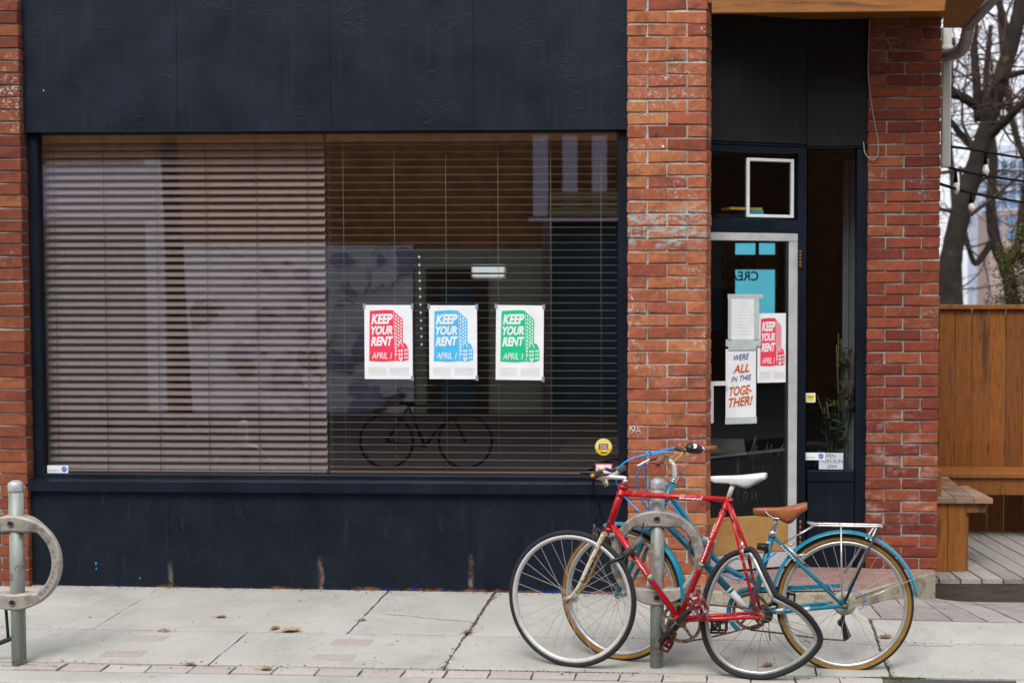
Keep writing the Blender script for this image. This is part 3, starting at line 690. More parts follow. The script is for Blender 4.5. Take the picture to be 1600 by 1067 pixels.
# -- door step
def mk_step():
    m = NT('worn_stone_step'); co = m.coord('World'); z = m.n('SeparateXYZ', Vector=co).outputs[2]
    c = m.ramp(m.noise(14, 6, .7, co), [(.3, (.16, .12, .08)), (.45, (.36, .33, .24)), (.65, (.47, .44, .35))])
    c = m.mix(m.ramp(m.noise(7, 5, .7, co), [(.50, 0), (.62, .8)]), c, (.12, .07, .045))
    t = m.ramp(m.noise(6, 5, .6, co), [(.35, (.29, .17, .15)), (.6, (.36, .235, .21)), (.75, (.44, .40, .37))])
    br = m.n('TexBrick', Vector=co, Scale=1.0, Color1=(1, 1, 1), Color2=(.88, .86, .86), Mortar=(.62, .6, .58)); br.inputs['Mortar Size'].default_value = .006; br.inputs['Brick Width'].default_value = .2; br.inputs['Row Height'].default_value = .1
    t = m.mix(.8, t, br.outputs[0], 'MULTIPLY')
    nz = m.n('SeparateXYZ', Vector=m.n('NewGeometry').outputs['Normal']).outputs[2]
    m.col(m.mix(m.ramp(nz, [(.55, 0), (.8, 1)]), c, t)); m.rough(.9); m.bump(m.math('ADD', m.noise(40, 6, .7, co), m.noise(9, 3, .6, co)), .8, .012); return m.m
st_front = [P(1062, 926, -.205), P(1338, 926, -.205)]
sp = [(XM1 - .02, -.205), (P(1330, 926, -.205).x, -.205), (P(1352, 920, -.15).x, -.155), (P(1459, 895, .40).x, .405), (XR1 + .002, YRP + .25), (XM1 - .02, YRP + .25)]
mb = MB(); n = len(sp)
top_ = [Vector((x_, y_, ZS)) for x_, y_ in sp]; rim = []
cen = Vector((sum(p[0] for p in sp) / n, sum(p[1] for p in sp) / n, ZS))
for p in top_: rim.append(p + (p - cen).normalized() * .012 - Vector((0, 0, .014)))
bot = [Vector((p.x, p.y, gz(p.x, p.y) - .03)) for p in rim]
mb.add(top_ + rim + bot, [tuple(range(n))] + [(i, (i + 1) % n, n + (i + 1) % n, n + i) for i in range(n)] + [(n + i, n + (i + 1) % n, 2 * n + (i + 1) % n, 2 * n + i) for i in range(n)])
step = mb.build('door_step', mk_step(), bld)
# -- soffit, gutter, downpipe
Z_S = ZSOF + .01
soff = MB().cbox((XM1 - .05, YF - .02, ZSOF), (P(1470, 25, YRP).x + .02, 1.2, ZSOF + .03), .002).build('soffit', SOFFITW, bld)
za, zb = P(1300, 20.5, -.14).z, P(1300, -30, -.14).z
fb = MB().cbox((XM1 + .03, -.16, za), (P(1478, 20, -.14).x, -.13, zb), .003).build('soffit_board', SOFFITW, bld)
a = P(1478, 20, -.14); e = P(1555, -5, -.55)
MB().prism([P(1474, 44, .10), P(1505, 44, .10), P(1550, -12, -.5), P(1480, -12, -.5)], Vector((0, .02, .03))).build('soffit_board', SOFFITW, bld)
MB().tube([P(1511, 42, .14), P(1562, -14, -.46)], (.035), 4).build('gutter', GUTTERM, bld)
pts = catmull([P(1513, 38, .16), P(1512, 52, .2), P(1505, 74, .3), P(1492, 84, .42), P(1478, 86, .6)], 6)
mbg = MB(); mbg.tube(pts, [.036 + (.004 if i % 2 else 0) for i in range(len(pts))], 10); mbg.build('downpipe_elbow', mat('galvanised_elbow', (.30, .29, .27), .45, .5, .4, .2, 20), bld)
pd0, pd1 = P(1480, 42, .62), P(1479, 262, .62)
MB().cbox((P(1472, 100, .62).x, .60, pd1.z), (P(1486, 100, .62).x, .66, pd0.z), .006).build('downpipe', WHITE_PIPE, bld)
MB().cbox((P(1470.5, 100, .62).x, .595, P(1480, 78, .62).z), (P(1488, 100, .62).x, .665, P(1480, 72, .62).z), .003).build('downpipe_strap', WHITE_PIPE, bld)
# cable on the pillar edge
cb = catmull([P(1359, 30, YRP - .012), P(1357.5, 70, YRP - .012), P(1356.5, 110, YRP - .01), P(1360, 150, YRP - .014), P(1366, 190, YRP - .016), P(1372, 222, YRP - .016), P(1371, 244, YRP - .016), P(1362, 250, YRP - .014), P(1352, 240, YRP - .01), P(1349, 222, YRP + .01)], 6)
MB().tube(cb, .0035, 6).build('loose_cable', flat('grey_cable', (.33, .30, .24), .6), bld)
# -- body of the building: side wall, roof, interior shell with a rear window looking at a cyan wall
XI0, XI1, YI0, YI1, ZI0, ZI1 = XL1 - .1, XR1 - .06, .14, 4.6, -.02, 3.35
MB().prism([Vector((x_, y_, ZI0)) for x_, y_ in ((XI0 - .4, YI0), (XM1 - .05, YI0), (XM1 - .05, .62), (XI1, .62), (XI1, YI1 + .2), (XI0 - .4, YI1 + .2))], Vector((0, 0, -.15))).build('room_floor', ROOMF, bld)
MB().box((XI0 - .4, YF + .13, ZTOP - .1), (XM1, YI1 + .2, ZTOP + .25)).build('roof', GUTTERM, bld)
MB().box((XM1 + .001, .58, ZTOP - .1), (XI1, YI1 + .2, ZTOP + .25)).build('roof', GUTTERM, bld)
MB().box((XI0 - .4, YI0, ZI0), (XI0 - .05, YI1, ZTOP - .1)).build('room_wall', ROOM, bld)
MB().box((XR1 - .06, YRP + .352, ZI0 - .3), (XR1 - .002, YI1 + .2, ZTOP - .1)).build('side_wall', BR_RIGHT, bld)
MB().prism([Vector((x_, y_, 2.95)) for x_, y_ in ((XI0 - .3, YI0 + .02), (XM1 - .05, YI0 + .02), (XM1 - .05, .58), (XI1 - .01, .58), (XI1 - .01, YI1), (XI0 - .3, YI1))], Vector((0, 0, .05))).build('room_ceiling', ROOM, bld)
# rear wall with three openings
def Pb(u, v): return P(u, v, YI1)
ops = [(1151, 1184, 379, 397), (1178 + 8, 1212, 380, 399), (1149, 1212, 421, 512)]
zA, zB, zC, zD = Pb(1180, 379).z, Pb(1180, 398).z, Pb(1180, 421).z, Pb(1180, 515).z
xA, xB, xC, xD = Pb(1149, 400).x, Pb(1181, 400).x, Pb(1186, 400).x, Pb(1212, 400).x
mb = MB(); y0, y1 = YI1, YI1 + .2
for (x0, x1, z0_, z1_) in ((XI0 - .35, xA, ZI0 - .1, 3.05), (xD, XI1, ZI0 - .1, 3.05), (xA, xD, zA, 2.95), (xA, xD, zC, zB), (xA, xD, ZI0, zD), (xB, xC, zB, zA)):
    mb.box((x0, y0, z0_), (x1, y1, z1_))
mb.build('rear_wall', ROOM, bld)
a, b = Pb(1106, 449), Pb(1216, 375)
mb = MB()
for (x0, x1, z0_, z1_) in ((a.x - .5, xA, a.z, b.z), (xD, b.x, a.z, b.z), (xA, xD, zC, zB)): mb.box((x0, YI1 - .03, z0_), (x1, YI1 - .001, z1_))
mb.build('mustard_board', MUSTARD, bld)
cw = MB().box((-2.5, YI1 + 4.2, -.3), (XR1 + .2, YI1 + 4.3, 2.6)).build('rear_yard_wall', CYANW, bld)
lt = MB(); ax, az = Vector((-1, 0, 0)), Vector((0, 0, 1))
a, b = Pb(1193, 438), Pb(1127, 426)
o_ = Vector((a.x, YI1 - .05, 0))
text_fit(lt, 'LOVE', Vector((Pb(1180, 400).x, YI1 - .05, 0)), ax, az, 0, Pb(1180, 400).x - Pb(1120, 400).x, Pb(1180, 418).z, Pb(1180, 403).z, 0, .02)
text_fit(lt, 'CREAM', Vector((Pb(1185, 400).x, YI1 - .05, 0)), ax, az, 0, Pb(1185, 400).x - Pb(1127, 400).x, Pb(1180, 439).z, Pb(1180, 424).z, 0, .02)
lt.build('window_lettering', flat('dark_green_vinyl', (.03, .16, .17), .5), bld)
# books on the transom ledge
for (u0, u1, v0, v1, m_, lab) in ((1141, 1191, 324.5, 328.4, flat('yellow_book_cover', (.62, .36, .05), .6), 'yellow book lying flat on the ledge behind the transom glass'), (1168, 1193, 328.6, 335.5, flat('cyan_book_cover', (.04, .42, .55), .6), 'cyan book lying under the yellow one behind the transom glass')):
    z1_, z0_ = D(1180, v0, -.1).z, D(1180, v1, -.1).z; a, b = D(u0, 330, -.1), D(u1, 330, -.1)
    o = MB().prism([Vector((a.x, a.y, z0_)), Vector((b.x, b.y, z0_)), Vector((b.x, b.y, z1_)), Vector((a.x, a.y, z1_))], -dn * .14).build('book', m_)
    tag(o, lab, 'book')
a, b = D(1120, 337, -.09), D(1240, 337, -.09); zl = D(1180, 335.6, -.1).z
MB().prism([Vector((a.x, a.y, zl - .02)), Vector((b.x, b.y, zl - .02)), Vector((b.x, b.y, zl)), Vector((a.x, a.y, zl))], -dn * .2).build('transom_ledge', NAVY2, bld)

# ------------------------------------------------------------------ blinds behind the shop window
EX_ = Vector((1, 0, 0)); YBL = YGL + .075
ZH1, ZH0 = P(500, 212, YBL).z, P(500, 222, YBL).z
def blind(u0, u1, tilt, m, label, cords):
    X0, X1 = P(u0, 470, YBL).x, P(u1, 470, YBL).x
    t = thing('window_blind', Vector(((X0 + X1) / 2, YBL, ZG0)), label, 'window blind')
    MB().cbox((X0, YBL - .03, ZH0), (X1, YBL + .03, ZH1 + .01), .003).build('head_rail', RAILW, t)
    n_ = 44; pit = (ZH0 - ZG0 - .015) / n_
    prof = [(-.025, 0), (-.0125, .0022), (0, .003), (.0125, .0022), (.025, 0)]
    vs = []; L = X1 - X0
    for sx in (0, 1):
        for th in (0, -.0028):
            for (y_, z_) in prof: vs.append((sx * L, y_, z_ + th))
    k = len(prof); fs = []
    for i in range(k - 1): fs += [(i, i + 1, 2 * k + i + 1, 2 * k + i), (k + i + 1, k + i, 3 * k + i, 3 * k + i + 1)]
    fs += [(0, 2 * k, 3 * k, k), (k - 1, 2 * k - 1, 4 * k - 1, 3 * k - 1)]
    me = mesh_of('slat', vs, fs, True); me.materials.append(m)
    rn = random.Random(int(u0))
    for i in range(n_):
        z = ZH0 - pit * (i + .5)
        put('slat', me, None, t, Matrix.LocRotScale(Vector((X0 + rn.uniform(-.002, .002), YBL, z)), Matrix.Rotation(R(tilt + rn.uniform(-1.2, 1.2)), 4, 'X').to_euler(), None))
    MB().cbox((X0, YBL - .026, ZG0 + .002), (X1, YBL + .026, ZG0 + .014), .003).build('bottom_rail', m, t)
    for cu in cords:
        x_ = P(cu, 470, YBL).x
        MB().tube([(x_, YBL - .028, ZG0 + .01), (x_, YBL - .028, ZH0)], .0018 if u0 < 100 else .0013, 5).build('cord', CORD_D if u0 < 100 else CORD, t)
    return t
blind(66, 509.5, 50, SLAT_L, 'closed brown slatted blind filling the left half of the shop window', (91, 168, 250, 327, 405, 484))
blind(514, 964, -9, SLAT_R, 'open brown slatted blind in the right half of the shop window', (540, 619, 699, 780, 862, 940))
rblind = bpy.data.objects['window_blind.001']
for i in range(12):
    p = P(655 + i * .35, 402 + i * 12.4, YBL - .036); MB().lathe(p, EX_, Vector((0, 1, 0)), Vector((0, 0, 1)), [(0, -.008), (.0065, -.004), (.0065, .004), (0, .008)], 8, closed=False).build('pull_bead', PAPER, rblind)
MB().tube([P(655, 398, YBL - .036), P(659, 545, YBL - .036)], .0008, 4).build('pull_cord', CORD, rblind)
o = MB().cbox((P(509.8, 470, YBL).x, YBL + .04, ZG0), (P(516, 470, YBL).x, YBL + .08, ZG1), .003).build('blind_gap_strip', BLKP, bld)  # black strip added for the dark gap between the two blinds
# things inside the room glimpsed between the slats
def table(name, x, y, w_, d_, h, label):
    t = thing(name, (x, y, 0), label, 'table')
    MB().cbox((x - w_ / 2, y - d_ / 2, h - .03), (x + w_ / 2, y + d_ / 2, h), .004).build('table_top', mat('table_wood', (.35, .27, .2), .4), t)
    for sx in (-1, 1):
        for sy in (-1, 1): MB().tube([(x + sx * (w_ / 2 - .05), y + sy * (d_ / 2 - .05), 0), (x + sx * (w_ / 2 - .05), y + sy * (d_ / 2 - .05), h - .03)], .02, 8).build('leg', BLKP, t)
table('table', -.45, 1.3, 1.2, .7, .72, 'wooden table inside the shop behind the open blind')
lamp = thing('glow_panel_set', (-1.85, 3.2, 2.2), 'added glowing panel for the pale streaks between the slats above the blue poster', 'lamp')  # added glowing panel standing in for pale streaks, not a known lamp
em = NT('panel_glow'); em.b.inputs['Emission Color'].default_value = (.9, .97, 1, 1); em.b.inputs['Emission Strength'].default_value = .45; em.col((.8, .8, .8))
pl0, pl1 = P(738, 432, 3.2), P(786, 416, 3.2)
MB().cbox((pl0.x, 3.2, pl0.z), (pl1.x, 3.24, pl1.z), .004).build('glow_panel', em.m, lamp)
MB().cbox((pl0.x - .02, 3.242, pl0.z - .02), (pl1.x + .02, 3.3, pl1.z + .02), .004).build('glow_panel_back', WHITE, lamp)
MB().tube([((pl0.x + pl1.x) / 2, 3.27, pl1.z + .02), ((pl0.x + pl1.x) / 2, 3.27, 2.95)], .006, 6).build('glow_panel_rod', BLKP, lamp)
# plant and curtain behind the side window
pln = thing('house_plant', P(1300, 735, .9), 'dim leafy green plant behind the narrow side window', 'plant')
rn = random.Random(5); lf = MB(); stm = MB(); b0 = P(1302, 735, .9)
for i in range(9):
    q = b0 + Vector((rn.uniform(-.14, .14), rn.uniform(-.1, .15), rn.uniform(.4, 1.0))); stm.tube([b0 + Vector((rn.uniform(-.04, .04), 0, -.35)), b0.lerp(q, .5) + Vector((rn.uniform(-.04, .04), 0, 0)), q], .004, 5)
    for k in range(9):
        c = b0.lerp(q, .3 + .7 * k / 9); a = rn.uniform(0, 6.28); d = Vector((math.cos(a), math.sin(a) * .7, rn.uniform(-.3, .5))); s_ = Vector((-d.y, d.x, .2)).normalized() * .022
        lf.add([c, c + d * .05 + s_, c + d * .12, c + d * .05 - s_], [(0, 1, 2, 3)])
lf.build('leaves', flat('house_plant_green', (.022, .06, .016), .5, var=.4, scale=8), pln); stm.build('stems', flat('stem_brown', (.10, .07, .03), .7), pln)
pot = MB().lathe(b0 + Vector((0, 0, -.5)), Vector((1, 0, 0)), Vector((0, 1, 0)), Vector((0, 0, 1)), [(0, 0), (.09, 0), (.13, .2), (.115, .2), (.11, .17), (0, .17)], 20, closed=False).build('pot', flat('grey_pot', (.25, .25, .24), .7), pln)
# curtain
cu = MB(); vs = []; fs = []; xa, xb = P(1316, 500, .95).x, P(1336, 500, .95).x; zt, zb_ = P(1320, 250, .95).z, P(1320, 760, .95).z
for i in range(25):
    for zz in (zb_, zt): vs.append((xa + (xb + .12 - xa) * i / 24, .95 + .02 * math.sin(i * 1.3), zz))
for i in range(24): fs.append((2 * i, 2 * i + 2, 2 * i + 3, 2 * i + 1))
cu.add(vs, fs, 0, True); tag(cu.build('curtain', flat('pale_curtain', (.14, .155, .17), .9)), 'pale grey curtain hanging inside the narrow side window', 'curtain')
rod = MB().tube([(xa - .1, .95, zt + .01), (xb + .2, .95, zt + .01)], .008, 8).build('curtain_rod', BLKP, bld)

# ------------------------------------------------------------------ posters and stickers
NF = Vector((0, -1, 0)); EX = Vector((1, 0, 0)); EZ = Vector((0, 0, 1))
def sheet_paper(o, ax, ay, nrm, w_, h, seed, lift=.003):
    rn = random.Random(seed); mb = MB(); nx, ny = 6, 8; vs = []; fs = []
    a_, b_ = rn.uniform(0, 6), rn.uniform(0, 6)
    hf = lambda s, t: lift * (.4 * math.sin(3 * s + a_) * math.sin(2.5 * t + b_) + .4)
    for j in range(ny + 1):
        for i in range(nx + 1): s, t = i / nx, j / ny; vs.append(o + ax * (w_ * s) + ay * (h * t) + nrm * (max(0, hf(s, t)) + .0008))
    for j in range(ny):
        for i in range(nx): k = j * (nx + 1) + i; fs.append((k, k + 1, k + nx + 2, k + nx + 1))
    n_ = len(vs); vs += [v - nrm * .0006 for v in vs]; fs += [tuple(x + n_ for x in f)[::-1] for f in fs]
    mb.add(vs, fs, 0, True); return mb
def rent_poster(o, ax, ay, nrm, w_, h, ink, colour, label):
    t = thing('poster', o, label, 'poster', 'rent strike posters')
    sheet_paper(o, ax, ay, nrm, w_, h, int(w_ * 1e4) + len(colour), .0008).build('paper', PAPER, t)
    L = lambda x, y, k: o + ax * (x * w_) + ay * ((1 - y) * h) + nrm * (.0024 + .0007 * k)
    pr = MB()
    def poly(ps, k, mi=0): pr.add([L(x, y, k) for x, y in ps], [tuple(range(len(ps)))], mi)
    ink_ = MB()
    def ip(ps, k=0): ink_.add([L(x, y, k) for x, y in ps], [tuple(range(len(ps)))])
    ip([(.115, .08), (.40, .066), (.61, .07), (.638, .752), (.40, .765), (.095, .755)])
    ip([(.60, .075), (.80, .19), (.80, .75), (.636, .752)], .05)
    ip([(.70, .57), (.745, .485), (.815, .57), (.815, .755), (.70, .755)], .2)
    ip([(.745, .485), (.87, .525), (.915, .60), (.915, .735), (.815, .755), (.815, .57)], .1)
    ink_.build('print', ink, t)
    wh = MB()
    def wp(ps, k=1): wh.add([L(x, y, k) for x, y in ps], [tuple(range(len(ps)))])
    for r in range(12):
        for c in range(3):
            x0 = .645 + c * .051; y0 = .125 + r * .047 + c * .030 - r * .0015 * c
            if y0 > .70 or (c == 2 and y0 > .47) or (c == 1 and y0 > .55): continue
            wp([(x0, y0), (x0 + .033, y0 + .019), (x0 + .033, y0 + .042), (x0, y0 + .024)])
    wp([(.612, .09), (.62, .094), (.648, .745), (.640, .745)])
    wp([(.70, .57), (.745, .478), (.82, .565), (.81, .572), (.745, .50), (.71, .572)])
    for r in range(3):
        for c in range(2): wp([(.712 + c * .05, .60 + r * .05), (.745 + c * .05, .60 + r * .05), (.745 + c * .05, .632 + r * .05), (.712 + c * .05, .632 + r * .05)], 1.2)
        for c in range(2): wp([(.832 + c * .042, .595 + r * .05), (.855 + c * .042, .592 + r * .049), (.855 + c * .042, .62 + r * .049), (.832 + c * .042, .627 + r * .05)], 1.2)
    wp([(.735, .725), (.775, .725), (.775, .757), (.735, .757)], 1.2)
    oo = o + nrm * .0034
    for s_, x0, x1, y0, y1 in (('KEEP', .145, .595, .26, .125), ('YOUR', .135, .59, .405, .285), ('RENT', .135, .60, .555, .43)):
        text_fit(wh, s_, oo, ax, ay, x0 * w_, x1 * w_, (1 - y0) * h, (1 - y1) * h, 0, .044, .24, .03)
    text_fit(wh, 'APRIL 1', oo, ax, ay, .155 * w_, .575 * w_, (1 - .725) * h, (1 - .64) * h, 0, .006, .22, .0)
    wh.build('lettering', PAPER, t)
    fn = MB()
    for x0, x1 in ((.07, .45), (.52, .92)):
        for r in range(7): fn.add([L(x, y, .3) for x, y in ((x0, .835 + r * .016), (x1, .835 + r * .016), (x1, .842 + r * .016), (x0, .842 + r * .016))], [(0, 1, 2, 3)])
    fn.build('fine_print', flat('faint_' + colour + '_ink', tuple(.88 * .94 + x * .06 for x in {'red': (.9, .4, .45), 'blue': (.4, .7, .9), 'green': (.35, .8, .6)}[colour]), .8), t)
    for x0, y0 in ((1.0, .0), (1.0, .97), (.0, .0)):
        tp_ = MB(); tp_.add([L(x, y, .2) for x, y in ((x0 - .03, y0 - .018), (x0 + .025, y0 - .018), (x0 + .025, y0 + .05), (x0 - .03, y0 + .05))], [(0, 1, 2, 3)]); tp_.build('tape', TAPE2, t)
    return t
for (u0, u1, v0, v1, ink, c_, lab, rz) in ((570, 644, 476.5, 592, INK_RED, 'red', 'white poster with red tower print on the big window beside blinds', .002), (671, 745, 477, 592, INK_BLUE, 'blue', 'white poster with light blue tower print, middle of the three', .002), (774.5, 848.5, 476.5, 593, INK_GREEN, 'green', 'white poster with green tower print, nearest the brick pillar', .012)):
    yp = YGL - .003; a = P(u0, v1, yp); b = P(u1, v0, yp)
    ax = Vector((math.cos(rz), 0, -math.sin(rz))); ay = Vector((math.sin(rz), 0, math.cos(rz)))
    rent_poster(a, ax, ay, NF, b.x - a.x, b.z - a.z, ink, c_, lab)
# door posters
def drect_pts(u0, u1, v0, v1, off):
    a = D(u0, v1, off); b = D(u1, v1, off); c = D(u0, v0, off)
    hgt = D((u0 + u1) / 2, v0, off).z - D((u0 + u1) / 2, v1, off).z
    return Vector((a.x, a.y, D((u0 + u1) / 2, v1, off).z)), (Vector((b.x, b.y, 0)) - Vector((a.x, a.y, 0))).length, hgt
o, w_, h = drect_pts(1183, 1229.5, 489.5, 597.5, -.0095)
rent_poster(o, dd, EZ, dn, w_, h, INK_RED, 'red', 'narrow looking white poster with red tower print taped to the glass door')
o, w_, h = drect_pts(1133.5, 1181, 545, 657, -.0035)
t = thing('handmade_sign', o, 'white hand lettered WERE ALL IN THIS TOGETHER sign on the glass door', 'sign')
sheet_paper(o, dd, EZ, dn, w_, h, 4, .002).build('paper', PAPER, t)
rows = (('WERE', .26, .76, .165, .085, INK_NAVY, 0), ('ALL', .24, .76, .34, .225, INK_CRIM, 1), ('IN THIS', .18, .84, .46, .385, INK_NAVY, 0), ('TOGE-', .12, .84, .655, .53, INK_CRIM, 1), ('THER!', .10, .88, .81, .685, INK_CRIM, 1))
for s_, x0, x1, y0, y1, m_, sh in rows:
    if sh:
        yl = MB(); text_fit(yl, s_, o + dn * .0034, dd, EZ, x0 * w_ + .004, x1 * w_ + .004, (1 - y0) * h - .003, (1 - y1) * h - .003, 0, .01, .3, .10); yl.build('lettering_shade', INK_YEL, t)
    cr = MB(); text_fit(cr, s_, o + dn * .0042, dd, EZ, x0 * w_, x1 * w_, (1 - y0) * h, (1 - y1) * h, 0, .008, .3, .10); cr.build('lettering', m_, t)
def dquad(name, u0, u1, v0, v1, off, m, parent):
    o_, ww, hh = drect_pts(u0, u1, v0, v1, off); return MB().add([o_, o_ + dd * ww, o_ + dd * ww + EZ * hh, o_ + EZ * hh], [(0, 1, 2, 3)]).build(name, m, parent)
dquad('tape', 1133, 1182.5, 652, 662, .0025, TAPE, t)
dquad('tape', 1138, 1182, 536, 547, .0028, TAPE, t)
o, w_, h = drect_pts(1137, 1192, 460, 541, -.0045)
t = thing('taped_note', o, 'handwritten white note framed with grey tape at the top of the door glass', 'note')
o2, w2, h2 = drect_pts(1142, 1179, 463, 533, -.002); sheet_paper(o2, dd, EZ, dn, w2, h2, 8, .001).build('paper', PAPER, t)
for q in ((1137, 1192.5, 459.5, 466), (1137.5, 1143, 466, 532), (1178, 1186, 466, 532), (1134, 1189, 530, 541)): dquad('tape', *q, .0005, TAPE, t)
wr = MB(); rn = random.Random(9)
for r in range(12):
    x = .08
    while x < .85:
        l = rn.uniform(.06, .16); y = .93 - r * .072
        for k in range(int(l / .03) + 1):
            xx = x + k * .03; ya = y + rn.uniform(-.008, .012)
            wr.add([o2 + dn * .0028 + dd * (w2 * xx) + EZ * (h2 * (ya)), o2 + dn * .0028 + dd * (w2 * (xx + .012)) + EZ * (h2 * ya), o2 + dn * .0028 + dd * (w2 * (xx + .022)) + EZ * (h2 * (ya + .026)), o2 + dn * .0028 + dd * (w2 * (xx + .010)) + EZ * (h2 * (ya + .026))], [(0, 1, 2, 3)])
        x += l + .06
wr.build('handwriting', INK_GREY, t)
# chalk lettering on the lower door glass
ck = MB(); oc = D(1160, 720, -.010)
def dchalk(s_, u0, u1, v0, v1, bold=-.012, sk=.12):
    o_, ww, hh = drect_pts(u0, u1, v0, v1, -.0105); text_fit(ck, s_, o_, dd, EZ, 0, ww, 0, hh, 0, bold, .35, sk)
def dstroke(pts_, r_):
    ck.tube([D(u, v, -.0105) for u, v in pts_], r_, 4)
for q in ([(1167, 723), (1181, 682)], [(1181, 683), (1174, 720)], [(1174, 720), (1183, 696)], [(1180, 716), (1184, 706), (1189, 714)], [(1190, 714), (1200, 692), (1197, 716)], [(1201, 716), (1206, 694)], [(1214, 714), (1224, 694)]): dstroke(q, .0016)
for q in ([(1175, 737), (1178, 727), (1181, 731), (1176, 737)], [(1184, 736), (1186, 728)], [(1190, 737), (1192, 728), (1194, 736)], [(1198, 728), (1203, 729)]): dstroke(q, .0012)
for q in ([(1158, 785), (1165, 766)], [(1165, 768), (1169, 772), (1164, 776), (1168, 780), (1160, 785)], [(1171, 782), (1175, 768), (1177, 782)], [(1172, 777), (1177, 777)], [(1180, 782), (1181, 769), (1184, 772), (1181, 776), (1184, 783)]): dstroke(q, .0013)
ck.build('chalk_lettering', flat('chalk_grey', (.075, .085, .095), .9), door)
# stickers
def sticker_front(u0, u1, v0, v1, label, Y=YGL - .0015, bgm=PAPER):
    a = P(u0, v1, Y); b = P(u1, v0, Y); t = thing('sticker', a, label, 'sticker')
    w_, h = b.x - a.x, b.z - a.z
    MB().cbox((a.x, a.y, a.z), (b.x, a.y + .0008, b.z), .0002).build('backing', bgm, t)
    return t, a - EX * 0 + NF * .0006, w_, h
BLU = flat('security_blue', (.01, .12, .62), .5); YELS = flat('sticker_yellow', (.80, .68, .02), .5); PINK = flat('sticker_pink', (.62, .06, .22), .5)
def adt(u0, u1, v0, v1, label, Y):
    t, o, w_, h = sticker_front(u0, u1, v0, v1, label, Y)
    c = o + EX * (w_ * .81) + EZ * (h * .52); r = h * .36; m_ = MB()
    m_.add([c + EX * (r * math.cos(R(22.5 + 45 * i))) + EZ * (r * math.sin(R(22.5 + 45 * i))) for i in range(8)], [tuple(range(8))]); m_.build('badge', BLU, t)
    x_ = MB(); text_fit(x_, 'ADT', c + NF * .0006, EX, EZ, -r * .7, r * .7, -r * .25, r * .30, 0, .02, .2); x_.build('badge_lettering', PAPER, t)
    x_ = MB(); text_fit(x_, 'MONITORED BY', o, EX, EZ, w_ * .05, w_ * .56, h * .28, h * .42, 0, 0, 0); x_.build('caption', BLU, t)
adt(74, 106.5, 727, 739, 'small white and blue security sticker at the lower left of the big window', YGL - .002)
adt(1256.5, 1289, 707, 718.5, 'small white and blue security sticker overlapping the letter board sign', YC + .026)
t, o, w_, h = sticker_front(1279.5, 1317.5, 707.5, 733, 'white letter board sign giving opening days in the side window', YC + .0285, flat('letter_board_white', (.62, .68, .78), .5)); t['category'] = 'sign'; WM['letter_board'] = WM[t.name]; t.name = 'letter_board'
for s_, x0, x1, y0, y1 in (('OPEN', .18, .68, .72, .93), ('TUES-SUN', .04, .98, .40, .60), ('3PM', .34, .72, .06, .26)):
    x_ = MB(); text_fit(x_, s_, o, EX, EZ, x0 * w_, x1 * w_, y0 * h, y1 * h, 0, .0, 0); x_.build('lettering', BLKP, t)
x_ = MB()
for y0 in (.34, .65): x_.add([o + NF * .0002 + EX * (x * w_) + EZ * (y * h) for x, y in ((0, y0), (1, y0), (1, y0 + .02), (0, y0 + .02))], [(0, 1, 2, 3)])
x_.build('ledge', INK_GREY, t)
t, o, w_, h = sticker_front(1259, 1274, 614, 628.5, 'small yellow square sticker with white border on the side window', YC + .0285)
x_ = MB(); x_.add([o + EX * (x * w_) + EZ * (y * h) for x, y in ((.15, .15), (.85, .15), (.85, .85), (.15, .85))], [(0, 1, 2, 3)]); x_.build('yellow_field', YELS, t)
x_ = MB(); text_fit(x_, 'interac', o + NF * .0005, EX, EZ, w_ * .2, w_ * .8, h * .5, h * .68, 0, .02, .1); x_.build('lettering', BLKP, t)
# round guide sticker
c = P(943, 698, YGL - .002); r = 13.2 / 2200 * (c - CAM).length; t = thing('sticker', c, 'round yellow patio guide sticker at the lower right of the big window', 'sticker')
def rdisc(name, pts, m, k): MB().add([c + EX * (x * r) + EZ * (z * r) + NF * (.0006 * k) for x, z in pts], [tuple(range(len(pts)))]).build(name, m, t)
circ = [(math.cos(R(10 * i)), math.sin(R(10 * i))) for i in range(36)]
rdisc('backing', circ, flat('pale_yellow', (.78, .74, .22), .5), 0)
rdisc('lower_field', [(math.cos(R(a_)), math.sin(R(a_))) for a_ in range(188, 353, 6)], flat('amber_yellow', (.72, .50, .02), .5), 1)
rdisc('panel', [(-.58, -.28), (.52, -.28), (.56, .36), (-.56, .36)], flat('maroon', (.26, .01, .02), .5), 2)
x_ = MB()
text_fit(x_, 'PATIO', c + NF * .0018, EX, EZ, -.42 * r, .42 * r, .06 * r, .26 * r, 0, .02); text_fit(x_, 'GUIDE', c + NF * .0018, EX, EZ, -.42 * r, .42 * r, -.2 * r, .0 * r, 0, .02); x_.build('lettering', PAPER, t)
rdisc('dark_band', [(-.36, -.76), (.4, -.76), (.4, -.62), (-.36, -.62)], BLKP, 2); rdisc('spoon', [(-.2, -.5), (.25, -.38), (.2, -.55)], PAPER, 2)
t, o, w_, h = sticker_front(930, 957, 724, 740.5, 'pink edged white sticker behind the red bicycle handlebar', YGL - .002, PINK)
x_ = MB(); x_.add([o + EX * (x * w_) + EZ * (y * h) for x, y in ((.07, .1), (.93, .1), (.93, .9), (.07, .9))], [(0, 1, 2, 3)]); x_.build('white_field', PAPER, t)
